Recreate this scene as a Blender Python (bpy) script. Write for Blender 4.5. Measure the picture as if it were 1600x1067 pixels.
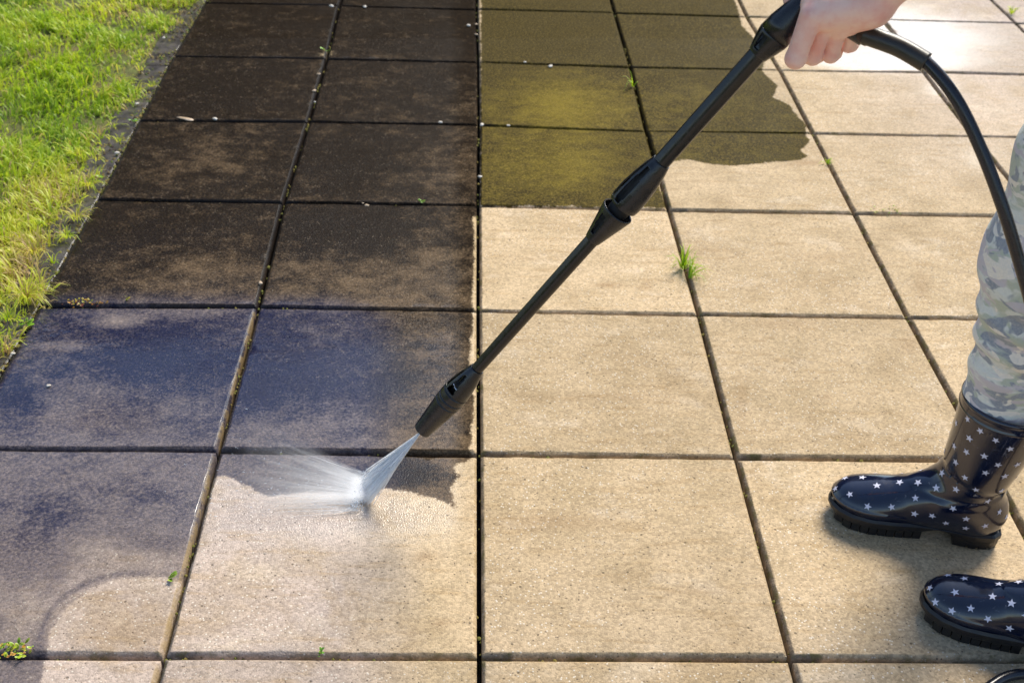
import bpy, math, random
import numpy as np
from mathutils import Vector, Matrix
from mathutils.bvhtree import BVHTree

for o in list(bpy.data.objects): bpy.data.objects.remove(o)
SC = bpy.context.scene
COL = SC.collection
RNG = np.random.default_rng(7)
random.seed(7)

# ------------------------------------------------------------------ camera
S = 0.45                                   # side of one paving slab, metres
CAM = np.array([-0.02735, -1.15011, 1.35709])
PIT, YAW, ROL, FPX = 0.60892, 0.04743, 0.04079, 1863.118   # focal length in pixels of a 1600 px wide picture

def cam_axes():
    cx, sx = math.cos(PIT), math.sin(PIT); cy, sy = math.cos(YAW), math.sin(YAW); cr, sr = math.cos(ROL), math.sin(ROL)
    f = np.array([sy*cx, cy*cx, -sx]); r = np.array([cy, -sy, 0.0]); u = np.cross(r, f)
    return cr*r + sr*u, -sr*r + cr*u, f
RV, UV_, FV = cam_axes()
cd = bpy.data.cameras.new('camera'); cam = bpy.data.objects.new('camera', cd); COL.objects.link(cam)
mw = Matrix.Identity(4)
for i in range(3):
    mw[i][0] = RV[i]; mw[i][1] = UV_[i]; mw[i][2] = -FV[i]; mw[i][3] = CAM[i]
cam.matrix_world = mw
cd.sensor_width = 36; cd.lens = FPX/1600*36; cd.clip_end = 5000; cd.clip_start = 0.02
cd.dof.use_dof = True; cd.dof.focus_distance = 1.82; cd.dof.aperture_fstop = 8.0
SC.camera = cam

# ------------------------------------------------------------------ light
SUN_EL, SUN_AZ = 47, 32                    # azimuth clockwise from +Y
SC.world = bpy.data.worlds.new('World'); SC.world.use_nodes = True
wn = SC.world.node_tree
bg = wn.nodes['Background']; sky = wn.nodes.new('ShaderNodeTexSky')
sky.sky_type = 'NISHITA'; sky.sun_disc = False
sky.sun_elevation = math.radians(SUN_EL); sky.sun_rotation = math.radians(SUN_AZ)
sky.air_density = 1.0; sky.dust_density = 0.8; sky.ozone_density = 1.0
wn.links.new(sky.outputs[0], bg.inputs[0]); bg.inputs[1].default_value = 0.125
sl = bpy.data.lights.new('sun', 'SUN'); sl.energy = 3.5; sl.angle = math.radians(24); sl.color = (1.0, 0.93, 0.80)
so = bpy.data.objects.new('sun', sl); COL.objects.link(so)
sd = Vector((math.sin(math.radians(SUN_AZ))*math.cos(math.radians(SUN_EL)), math.cos(math.radians(SUN_AZ))*math.cos(math.radians(SUN_EL)), math.sin(math.radians(SUN_EL))))
so.rotation_euler = sd.to_track_quat('Z', 'Y').to_euler(); so.location = (3, 5, 6)
SC.view_settings.view_transform = 'Standard'; SC.view_settings.look = 'None'
SC.view_settings.gamma = 1; SC.view_settings.exposure = 0.72
SC.cycles.volume_bounces = 24; SC.cycles.max_bounces = 28
SC.render.resolution_x = 1024; SC.render.resolution_y = 682

# ------------------------------------------------------------------ photo measurements -> world
def gz(x, y, z=0.0):                       # a measured point of the photo on the height z
    d = (x-800)/FPX*RV - (y-533.5)/FPX*UV_ + FV
    return CAM + d*(z-CAM[2])/d[2]
def gy(x, y, Y):                           # ... on the upright plane y = Y
    d = (x-800)/FPX*RV - (y-533.5)/FPX*UV_ + FV
    return CAM + d*(Y-CAM[1])/d[1]
def to_px(P):
    d = np.asarray(P) - CAM
    a = d@RV; b = d@UV_; c = np.maximum(d@FV, 1e-3)
    return 800+FPX*a/c, 533.5-FPX*b/c

# ------------------------------------------------------------------ object helpers
def link(ob, parent=None):
    COL.objects.link(ob)
    if parent is not None: ob.parent = parent
    return ob
def tag(o, label=None, cat=None, group=None, kind=None):
    if label: o['label'] = label
    if cat: o['category'] = cat
    if group: o['group'] = group
    if kind: o['kind'] = kind
    return o
def empty(name, loc=(0, 0, 0), rz=0):
    o = bpy.data.objects.new(name, None); link(o); o.location = loc; o.rotation_euler = (0, 0, rz); o.empty_display_size = .05
    return o
def mesh(name, V, F, mat, parent=None, smooth=True, attrs=None, mats=None, midx=None):
    me = bpy.data.meshes.new(name)
    V = np.asarray(V, float)
    if isinstance(F, np.ndarray):
        k = F.shape[1]; n = len(F)
        me.vertices.add(len(V)); me.vertices.foreach_set('co', V.astype(np.float32).ravel())
        me.loops.add(n*k); me.loops.foreach_set('vertex_index', F.astype(np.int32).ravel())
        me.polygons.add(n); me.polygons.foreach_set('loop_start', np.arange(0, n*k, k, dtype=np.int32))
        me.update(calc_edges=True); me.validate()
    else:
        me.from_pydata([tuple(v) for v in V], [], [tuple(f) for f in F]); me.update()
    for m in (mats or [mat]): me.materials.append(m)
    if midx is not None: me.polygons.foreach_set('material_index', np.asarray(midx, np.int32))
    if smooth: me.polygons.foreach_set('use_smooth', np.ones(len(me.polygons), bool))
    if attrs:
        for k_, v in attrs.items():
            a = me.attributes.new(k_, 'FLOAT', 'POINT'); a.data.foreach_set('value', np.asarray(v, np.float32))
    me.update()
    return link(bpy.data.objects.new(name, me), parent)
class MB:                                   # gathers pieces into one mesh
    def __init__(s): s.V = []; s.F = []; s.m = []
    def add(s, V, F, m=0):
        b = len(s.V); s.V += [tuple(v) for v in V]; s.F += [tuple(i+b for i in f) for f in F]; s.m += [m]*len(F)
    def box(s, lo, hi, m=0):
        x0, y0, z0 = lo; x1, y1, z1 = hi
        s.add([(x0,y0,z0),(x1,y0,z0),(x1,y1,z0),(x0,y1,z0),(x0,y0,z1),(x1,y0,z1),(x1,y1,z1),(x0,y1,z1)],
              [(0,3,2,1),(4,5,6,7),(0,1,5,4),(1,2,6,5),(2,3,7,6),(3,0,4,7)], m)
    def build(s, name, mat, parent=None, smooth=False, mats=None):
        return mesh(name, s.V, s.F, mat, parent, smooth, mats=mats, midx=s.m)
def frame(d):
    d = Vector(d).normalized(); a = Vector((0, 0, 1)) if abs(d.z) < .9 else Vector((1, 0, 0))
    u = d.cross(a).normalized(); v = u.cross(d).normalized()
    return d, u, v
def catmull(P, n=8):
    P = [np.array(p, float) for p in P]; out = []
    Q = [2*P[0]-P[1]] + P + [2*P[-1]-P[-2]]
    for i in range(1, len(Q)-2):
        for k in range(n):
            t = k/n; a, b, c, d = Q[i-1:i+3]
            out.append(.5*((2*b)+(-a+c)*t+(2*a-5*b+4*c-d)*t*t+(-a+3*b-3*c+d)*t**3))
    out.append(P[-1]); return out
def tube(P, R, n=20, caps=True):            # swept round tube
    V = []; F = []; up = None
    for i, p in enumerate(P):
        t = Vector(P[min(i+1, len(P)-1)]) - Vector(P[max(i-1, 0)]); t.normalize()
        if up is None: _, up, _ = frame(t)
        up = (up - t*up.dot(t)).normalized(); w = t.cross(up)
        r = R[i] if hasattr(R, '__len__') else R
        for k in range(n):
            a = 2*math.pi*k/n; V.append(Vector(p)+(up*math.cos(a)+w*math.sin(a))*r)
    for i in range(len(P)-1):
        for k in range(n):
            F.append((i*n+k, i*n+(k+1) % n, (i+1)*n+(k+1) % n, (i+1)*n+k))
    if caps: F.append(tuple(range(n))[::-1]); F.append(tuple((len(P)-1)*n+k for k in range(n)))
    return V, F

# ---- signed distance shapes and surface nets, for hand, body, boots and clothes
def rcone(P, a, b, ra, rb):
    a = np.array(a, float); b = np.array(b, float); ab = b-a
    t = np.clip(((P-a)@ab)/(ab@ab), 0, 1)
    return np.linalg.norm(P-a-t[..., None]*ab, axis=-1) - (ra+(rb-ra)*t)
def ellip(P, c, r):
    q = (P-np.array(c))/np.array(r); k = np.linalg.norm(q, axis=-1)
    return (k-1)*min(r)*.5 + (k-1)*np.mean(r)*.5
def smin(a, b, k):
    h = np.clip(.5+.5*(b-a)/k, 0, 1); return b*(1-h)+a*h-k*h*(1-h)
def grid(lo, hi, h):
    ax = [np.arange(lo[i], hi[i]+h, h) for i in range(3)]
    return np.stack(np.meshgrid(*ax, indexing='ij'), -1).astype(np.float32)
def surfnet(Fd, lo, h):
    s = Fd < 0; nx, ny, nz = Fd.shape
    acc = np.zeros((nx-1, ny-1, nz-1, 3)); cnt = np.zeros((nx-1, ny-1, nz-1))
    cs = [(i, j, k) for i in (0, 1) for j in (0, 1) for k in (0, 1)]
    sub = lambda c: (slice(c[0], nx-1+c[0]), slice(c[1], ny-1+c[1]), slice(c[2], nz-1+c[2]))
    for a in cs:
        for ax in range(3):
            if a[ax] == 0:
                b = list(a); b[ax] = 1; b = tuple(b)
                fa, fb = Fd[sub(a)], Fd[sub(b)]; m = (fa < 0) != (fb < 0)
                t = np.where(m, fa/np.where(m, fa-fb, 1), 0)
                for q in range(3): acc[..., q] += np.where(m, a[q]+(t if q == ax else 0), 0)
                cnt += m
    act = cnt > 0; idx = -np.ones(act.shape, np.int64); idx[act] = np.arange(act.sum())
    cell = np.argwhere(act); V = (cell + acc[act]/cnt[act][:, None])*h + np.array(lo)
    Q = []
    for ax in range(3):
        o1, o2 = [q for q in range(3) if q != ax]
        sl = [slice(1, -1)]*3; sl[ax] = slice(0, Fd.shape[ax]-1)
        sb = list(sl); sb[ax] = slice(1, Fd.shape[ax])
        a, b = s[tuple(sl)], s[tuple(sb)]; w = np.argwhere(a != b); off = np.ones(3, int); off[ax] = 0; w = w+off
        if not len(w): continue
        flip = s[tuple(w.T)]
        def ci(d1, d2):
            q = w.copy(); q[:, o1] -= d1; q[:, o2] -= d2; return idx[tuple(q.T)]
        quad = np.stack([ci(0, 0), ci(1, 0), ci(1, 1), ci(0, 1)], 1)
        if ax == 1: quad = quad[:, ::-1]
        quad[~flip] = quad[~flip][:, ::-1]
        Q.append(quad)
    Q = np.concatenate(Q); Q = Q[(Q >= 0).all(1)]
    return V, Q[:, ::-1] if False else Q
def vnoise(P, scale, seed=0):               # cheap smooth 3d noise, about -1..1
    r = np.random.default_rng(seed); out = np.zeros(P.shape[:-1])
    for i in range(7):
        d = r.normal(size=3); d /= np.linalg.norm(d); out += np.sin(P@d*scale*r.uniform(.6, 1.5)+r.uniform(0, 6.28))
    return out/3.5

# ------------------------------------------------------------------ material helpers
class NT:
    def __init__(s, name):
        s.mat = bpy.data.materials.new(name); s.mat.use_nodes = True; s.t = s.mat.node_tree; s.n = s.t.nodes
        s.b = s.n['Principled BSDF']; s.out = s.n['Material Output']
    def node(s, typ, **kw):
        n = s.n.new(typ)
        for k, v in kw.items(): setattr(n, k, v)
        return n
    def L(s, a, b): s.t.links.new(a, b)
    def setv(s, sock, v):
        if hasattr(v, 'is_output') or isinstance(v, bpy.types.NodeSocket): s.L(v, sock)
        elif isinstance(v, tuple) and len(v) == 3 and sock.type == 'RGBA': sock.default_value = (*v, 1)
        else: sock.default_value = v
    def math(s, op, a, b=0.0, c=0.0, clamp=False):
        n = s.node('ShaderNodeMath', operation=op, use_clamp=clamp)
        for i, v in enumerate((a, b, c)): s.setv(n.inputs[i], v)
        return n.outputs[0]
    def pos(s, scale=(1, 1, 1)):
        g = s.node('ShaderNodeNewGeometry')
        if scale == (1, 1, 1): return g.outputs['Position']
        m = s.node('ShaderNodeVectorMath', operation='MULTIPLY'); s.L(g.outputs['Position'], m.inputs[0]); m.inputs[1].default_value = scale
        return m.outputs[0]
    def obj(s): return s.node('ShaderNodeTexCoord').outputs['Object']
    def noise(s, vec, scale, detail=4, rough=.55, dist=0.0, color=False):
        n = s.node('ShaderNodeTexNoise'); s.L(vec, n.inputs['Vector']); n.inputs['Scale'].default_value = scale
        n.inputs['Detail'].default_value = detail; n.inputs['Roughness'].default_value = rough; n.inputs['Distortion'].default_value = dist
        return n.outputs['Color' if color else 'Fac']
    def voro(s, vec, scale, out='Distance', feature='F1'):
        n = s.node('ShaderNodeTexVoronoi', feature=feature); s.L(vec, n.inputs['Vector']); n.inputs['Scale'].default_value = scale
        return n.outputs[out]
    def attr(s, name):
        n = s.node('ShaderNodeAttribute'); n.attribute_name = name; return n.outputs['Fac']
    def map(s, v, a, b, c=0.0, d=1.0, smooth=True):
        n = s.node('ShaderNodeMapRange', interpolation_type='SMOOTHSTEP' if smooth else 'LINEAR')
        for i, x in enumerate((v, a, b, c, d)): s.setv(n.inputs[i], x)
        return n.outputs[0]
    def mix(s, f, a, b, mode='MIX'):
        n = s.node('ShaderNodeMix', data_type='RGBA', blend_type=mode)
        s.setv(n.inputs[0], f); s.setv(n.inputs[6], a); s.setv(n.inputs[7], b); return n.outputs[2]
    def bump(s, h, strength, dist, prev=None):
        n = s.node('ShaderNodeBump'); s.L(h, n.inputs['Height']); n.inputs['Strength'].default_value = strength; n.inputs['Distance'].default_value = dist
        if prev is not None: s.L(prev, n.inputs['Normal'])
        return n.outputs[0]
    def set(s, **kw):
        for k, v in kw.items(): s.setv(s.b.inputs[k.replace('_', ' ')], v)
        return s.mat

# ---- paving
def mat_paving():
    m = NT('washed_concrete'); p = m.pos()
    dA, oA, tA, wA, gA, cA, vA, sA = [m.attr(k) for k in ('dirt', 'olive', 'tone', 'wet', 'grey', 'chamfer', 'slabv', 'spot')]
    n1 = m.noise(p, 9, 5, .6); n2 = m.noise(p, 38, 5, .62); n3 = m.noise(p, 190, 3, .6); n4 = m.noise(p, 520, 2, .6)
    st = m.noise(m.pos((6, 34, 6)), 1.6, 5, .6)                       # long faint streaks along the slab
    ns = m.noise(m.pos((10, 60, 10)), 1.0, 3, .6)
    rag = m.math('ADD', m.math('MULTIPLY', m.math('SUBTRACT', n2, .5), .55), m.math('MULTIPLY', m.math('SUBTRACT', n3, .5), .5))
    dirt = m.map(m.math('ADD', dA, rag), .40, .60); oliv = m.map(m.math('ADD', m.math('ADD', oA, rag), m.math('MULTIPLY', m.math('SUBTRACT', ns, .5), .35)), .42, .58)
    # clean stone: aggregate of tan, cream, brown and black grains
    base = m.mix(gA, (.51, .378, .210), (.445, .362, .310))
    base = m.mix(m.map(n1, .35, .7), base, m.mix(gA, (.415, .305, .160), (.395, .320, .262)))
    base = m.mix(m.math('MULTIPLY', m.map(st, .5, .72), .5), base, (.32, .21, .095))
    base = m.mix(m.math('MULTIPLY', m.map(m.noise(p, 4.5, 6, .68, .4), .50, .66), .45), base, (.34, .24, .13))
    base = m.mix(m.math('MULTIPLY', m.map(m.noise(m.pos((1, 1.6, 1)), 6.5, 5, .65), .54, .68), .4), base, (.60, .49, .36))
    vc = m.voro(p, 300, 'Color'); sep = m.node('ShaderNodeSeparateColor'); m.L(vc, sep.inputs[0])
    vd = m.voro(p, 300)
    grain = m.map(sep.outputs[0], 0, 1, .72, 1.24, smooth=False)
    g3 = m.node('ShaderNodeCombineColor'); [m.L(grain, g3.inputs[i]) for i in range(3)]
    base = m.mix(.9, base, g3.outputs[0], 'MULTIPLY')
    blk = m.math('MULTIPLY', m.map(sep.outputs[1], .962, .972), m.map(vd, .55, .2))
    wht = m.math('MULTIPLY', m.map(sep.outputs[2], .945, .96), m.map(vd, .6, .2))
    base = m.mix(m.math('MULTIPLY', blk, .82), base, (.06, .045, .035)); base = m.mix(m.math('MULTIPLY', wht, .8), base, (.72, .66, .56))
    v2 = m.voro(p, 130, 'Color'); sp2 = m.node('ShaderNodeSeparateColor'); m.L(v2, sp2.inputs[0])
    pit = m.math('MULTIPLY', m.map(sp2.outputs[0], .965, .975), m.map(m.voro(p, 130), .38, .12))
    base = m.mix(m.math('MULTIPLY', pit, .75), base, (.07, .055, .035))
    base = m.mix(m.math('MULTIPLY', sA, .5), base, (.22, .12, .045))  # rusty/brown spots
    base = m.mix(1.0, base, m.mix(vA, (.86, .85, .83), (1.07, 1.06, 1.05)), 'MULTIPLY')
    # dirty film: nearly black brown where thick, grey brown where thin
    thick = m.map(m.math('ADD', m.math('ADD', tA, m.math('MULTIPLY', m.math('SUBTRACT', m.noise(m.pos((1, 1.5, 1)), 11, 7, .66, .2), .5), 1.1)), m.math('MULTIPLY', m.math('SUBTRACT', m.math('ADD', m.math('MULTIPLY', n2, .5), m.math('MULTIPLY', n3, .5)), .5), 1.5)), .16, .90)
    sky_tint = m.map(gA, .3, .8)  # blue sky reflection painted into the film colour of the lower-left slabs
    dk = m.mix(thick, m.mix(sky_tint, (.0075, .0042, .0018), (.0085, .0100, .033)), m.mix(sky_tint, (.112, .074, .039), (.112, .095, .100)))
    dk = m.mix(m.map(n3, .4, .72, 0, .55), dk, m.mix(thick, m.mix(sky_tint, (.034, .020, .009), (.042, .037, .056)), m.mix(sky_tint, (.20, .135, .08), (.22, .17, .145))))
    dk = m.mix(.85, dk, g3.outputs[0], 'MULTIPLY')
    dk = m.mix(m.math('MULTIPLY', m.math('MULTIPLY', wht, .38), m.map(n2, .42, .6)), dk, (.36, .29, .21))
    # olive algae film
    no = m.noise(m.pos((1, 1.5, 1)), 16, 7, .72, .3)
    ol = m.mix(m.map(m.math('ADD', m.math('ADD', m.math('MULTIPLY', m.math('SUBTRACT', m.math('ADD', m.math('MULTIPLY', no, .6), m.math('MULTIPLY', n3, .4)), .5), 1.7), m.math('MULTIPLY', m.math('SUBTRACT', n1, .5), .5)), m.math('MULTIPLY', tA, .95)), .12, .95), (.030, .021, .0022), (.165, .122, .011))
    ol = m.mix(m.map(n3, .42, .7, 0, .5), ol, (.20, .14, .035)); ol = m.mix(.7, ol, g3.outputs[0], 'MULTIPLY')
    thin = m.map(m.math('ADD', tA, m.math('MULTIPLY', m.math('SUBTRACT', n2, .5), .8)), .85, 1.45)
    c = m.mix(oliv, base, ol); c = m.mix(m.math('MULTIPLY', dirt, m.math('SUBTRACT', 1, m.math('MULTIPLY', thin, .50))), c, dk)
    # worn, dirty slab edges, with shade on near and left-facing bevels painted in
    grime_shade = m.map(m.math('ADD', cA, m.math('MULTIPLY', m.math('SUBTRACT', n2, .5), 1.2)), .45, .95)
    c = m.mix(m.math('MULTIPLY', grime_shade, .82), c, m.mix(m.math('MAXIMUM', dirt, oliv), m.mix(m.map(n2, .5, .62), (.085, .076, .070), (.10, .088, .03)), (.016, .013, .012)))
    c = m.mix(m.map(cA, .93, .99), c, (.014, .013, .014))  # joint side walls painted near black for the shade between slabs
    c = m.mix(m.math('MULTIPLY', m.attr('ochre'), m.map(n2, .42, .55, .15, .9)), c, (.31, .215, .09))  # mossy ochre edge, with the sunlit strip on right-facing bevels painted in
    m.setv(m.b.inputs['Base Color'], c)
    film = m.math('MAXIMUM', dirt, m.math('MULTIPLY', oliv, .6))
    wet = m.math('ADD', wA, m.math('MULTIPLY', m.math('SUBTRACT', n1, .5), .35), clamp=True)
    rg = m.math('SUBTRACT', .78, m.math('MULTIPLY', wet, .60)); rg = m.math('ADD', rg, m.math('MULTIPLY', m.math('SUBTRACT', n3, .5), .25), clamp=True)
    m.setv(m.b.inputs['Roughness'], rg)
    m.setv(m.b.inputs['Specular IOR Level'], m.math('MULTIPLY', m.map(wet, .35, .9, .12, .8), m.math('SUBTRACT', 1, m.math('MULTIPLY', film, .8))))
    # standing water film
    m.setv(m.b.inputs['Coat Weight'], m.math('MULTIPLY', m.map(wet, .45, .95), m.math('SUBTRACT', 1, m.math('MULTIPLY', cA, 2.2), clamp=True))); m.setv(m.b.inputs['Coat Roughness'], m.map(wet, .5, 1, .22, .05)); m.b.inputs['Coat IOR'].default_value = 1.5
    hh = m.math('ADD', m.math('MULTIPLY', n4, .6), m.math('MULTIPLY', m.math('SUBTRACT', 1, m.map(vd, 0, .7)), .4))
    hh = m.math('SUBTRACT', hh, m.math('MULTIPLY', pit, 1.0))
    bs = m.bump(hh, .55, .0016); bs = m.bump(n2, .25, .003, bs)
    m.L(bs, m.b.inputs['Normal'])
    cb = m.bump(m.noise(p, 30, 3), .18, .002); m.L(cb, m.b.inputs['Coat Normal'])
    return m.mat
M_PAVE = mat_paving()

def mat_simple(name, col, rough, col2=None, nscale=20, bump=0, bscale=200, bdist=.001, metal=0, **kw):
    m = NT(name); p = m.obj()
    if col2: m.setv(m.b.inputs['Base Color'], m.mix(m.map(m.noise(p, nscale, 5, .6), .35, .65), col, col2))
    else: m.b.inputs['Base Color'].default_value = (*col, 1)
    rr = m.noise(p, nscale*2, 3); m.setv(m.b.inputs['Roughness'], m.map(rr, .3, .7, max(rough-.06, 0), rough+.06))
    m.b.inputs['Metallic'].default_value = metal
    if bump: m.L(m.bump(m.noise(p, bscale, 4), bump, bdist), m.b.inputs['Normal'])
    m.set(**kw)
    return m.mat
def mat_soil():
    m = NT('soil'); p = m.pos(); n = m.noise(p, 60, 6, .65)
    c = m.mix(m.map(n, .3, .7), (.014, .010, .007), (.05, .036, .022)); c = m.mix(m.map(m.noise(p, 14, 4), .55, .7), c, (.035, .04, .010))
    m.L(m.bump(n, .8, .008), m.b.inputs['Normal']); return m.set(Base_Color=c, Roughness=.9)
def mat_lawnbase():
    m = NT('lawn_floor'); p = m.pos(); n = m.noise(p, 40, 6, .65)
    c = m.mix(m.map(n, .3, .7), (.05, .045, .014), (.13, .15, .03)); c = m.mix(m.map(m.noise(p, 7, 4), .5, .72), c, (.16, .11, .05))
    m.L(m.bump(n, .8, .01), m.b.inputs['Normal']); return m.set(Base_Color=c, Roughness=.95)
def mat_blades(name, sat=1.0):
    m = NT(name); h = m.attr('hue'); t = m.attr('tip')
    r = m.node('ShaderNodeValToRGB'); m.L(h, r.inputs[0]); cr = r.color_ramp
    cr.elements[0].position = 0; cr.elements[0].color = (.11, .27, .008, 1)
    for ps, cc in ((.35, (.46, .64, .010)), (.62, (.74, .76, .05)), (.8, (.66, .50, .14)), ): e = cr.elements.new(ps); e.color = (*cc, 1)
    cr.elements[-1].position = 1; cr.elements[-1].color = (.56, .36, .20, 1)
    c = m.mix(m.map(t, 0, 1, .0, .35), r.outputs[0], (.42, .47, .09))
    m.set(Base_Color=c, Roughness=.45)
    tr = m.node('ShaderNodeBsdfTranslucent'); m.L(c, tr.inputs[0]); ms = m.node('ShaderNodeMixShader'); ms.inputs[0].default_value = .5
    m.L(m.b.outputs[0], ms.inputs[1]); m.L(tr.outputs[0], ms.inputs[2]); m.L(ms.outputs[0], m.out.inputs[0])
    return m.mat
M_SOIL = mat_soil(); M_LAWN = mat_lawnbase(); M_BLADE = mat_blades('grass_blades')
M_BLACK = mat_simple('black_plastic', (.007, .008, .011), .27, (.012, .013, .017), 60, .25, 900, .0004, IOR=1.5)
M_CORE = mat_simple('dull_black_core', (.004, .004, .005), .7)
M_BLACKG = mat_simple('grey_tube_plastic', (.006, .0065, .008), .22, (.009, .010, .012), 60, .15, 900, .0004, IOR=1.5)
M_HOSE = mat_simple('black_rubber_hose', (.010, .011, .017), .24, (.014, .015, .021), 40, .1, 600, .0004)
M_SLEEVE = mat_simple('matt_hose_sleeve', (.020, .018, .015), .36, (.028, .025, .019), 40, .2, 500, .0005)
M_HOSEG = mat_simple('grey_rubber_hose', (.075, .08, .07), .42, (.11, .115, .10), 40, .1, 600, .0004)
M_METAL = mat_simple('bare_steel', (.55, .56, .58), .25, metal=1)
M_PEB = mat_simple('pale_pebble', (.50, .43, .33), .6, (.72, .68, .62), 90, .3, 300, .001)
M_STONE = mat_simple('warm_pebble', (.42, .30, .18), .6, (.55, .42, .30), 90, .3, 300, .001)

# ------------------------------------------------------------------ the ground
g = mesh('ground', [(-900, -900, -.075), (900, -900, -.075), (900, 1500, -.075), (-900, 1500, -.075)], [(0, 1, 2, 3)], M_LAWN, smooth=False)
tag(g, kind='structure')
sb = mesh('soil', [(-1.03, -4.2, -.05), (6.4, -4.2, -.05), (6.4, 9.1, -.05), (-1.35, 9.1, -.05)], [(0, 1, 2, 3)], M_SOIL, smooth=False)
tag(sb, kind='structure')

# measured joints of the paving: (column, row) -> photo pixel; the rest follow the regular grid
MEAS = {(-1,0):(255,1024),(0,0):(749,1026),(1,0):(1235,1028),(-1,1):(341,703),(0,1):(748,709),(1,1):(1150,714),(-1,2):(403,478),(0,2):(747,485),
 (1,2):(1092,491),(2,2):(1418,496),(-2,3):(150,312),(-1,3):(443,316),(0,3):(747,321),(1,3):(1045,328),(2,3):(1335,333),(-2,4):(215,188),(-1,4):(482,190),
 (0,4):(748,195),(1,4):(1010,205),(2,4):(1270,208),(-2,5):(268,88),(-1,5):(510,92),(0,5):(747,97),(1,5):(985,105),(2,5):(1218,110),
 (-2,6):(318,5),(-1,6):(530,9),(0,6):(745,15),(1,6):(960,20),(2,6):(1167,26)}
def corner(c, r):
    if (c, r) in MEAS: return gz(*MEAS[(c, r)])[:2]
    rr = random.Random(c*97+r*13)
    return np.array([c*S + rr.uniform(-.002, .002), r*S + rr.uniform(-.002, .002)])

def poly_sd(P, poly):                        # signed distance, negative inside
    poly = np.array(poly); d = np.full(len(P), 1e9); ins = np.zeros(len(P), bool)
    for i in range(len(poly)):
        a, b = poly[i], poly[(i+1) % len(poly)]; e = b-a; w = P-a
        t = np.clip((w@e)/(e@e+1e-12), 0, 1); d = np.minimum(d, np.linalg.norm(w-t[:, None]*e, axis=1))
        cnd = ((a[1] > P[:, 1]) != (b[1] > P[:, 1])); xx = a[0]+(P[:, 1]-a[1])/(b[1]-a[1]+1e-12)*e[0]
        ins ^= cnd & (P[:, 0] < xx)
    return np.where(ins, -d, d)
def area(P, px, w=.03):                      # soft-edged stain whose outline was measured on the photo
    return np.clip(.5-poly_sd(P, [gz(*q)[:2] for q in px])/w, 0, 1)
def blob(P, x, y, rx, ry, pw=1.0):           # soft round patch, size in photo pixels
    u, v = to_px(np.c_[P, np.zeros(len(P))]); return np.exp(-(((u-x)/rx)**2+((v-y)/ry)**2)**pw)
DIRT = [[(-900,-300),(560,-300),(745,-60),(746,40),(748,320),(746,330),(738,345),(742,372),(738,470),(739,500),(733,560),(741,620),(736,704),(744,712),(706,728),(718,742),(704,762),(712,792),(690,782),(660,772),(624,764),(590,762),
         (560,772),(480,768),(420,776),(352,742),(330,745),(310,850),(285,905),(230,900),(180,904),(140,920),(105,948),(80,985),(72,1024),(60,1080),(0,1300),(-900,1500)],
        ]
OLIV = [[(752,-60),(1130,-60),(1150,5),(1160,40),(1180,62),(1172,80),(1196,92),(1190,112),(1216,135),(1208,152),(1235,165),(1246,182),(1262,195),(1258,206),(1266,222),(1250,236),(1262,246),(1240,252),(1195,255),(1150,260),(1110,258),(1075,250),(1050,254),(1036,262),
         (1022,268),(1030,290),(1044,324),(900,322),(750,320)]]
PALE = [(510,87,34,13),(250,215,20,12),(470,60,0.1,.1)]
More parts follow.
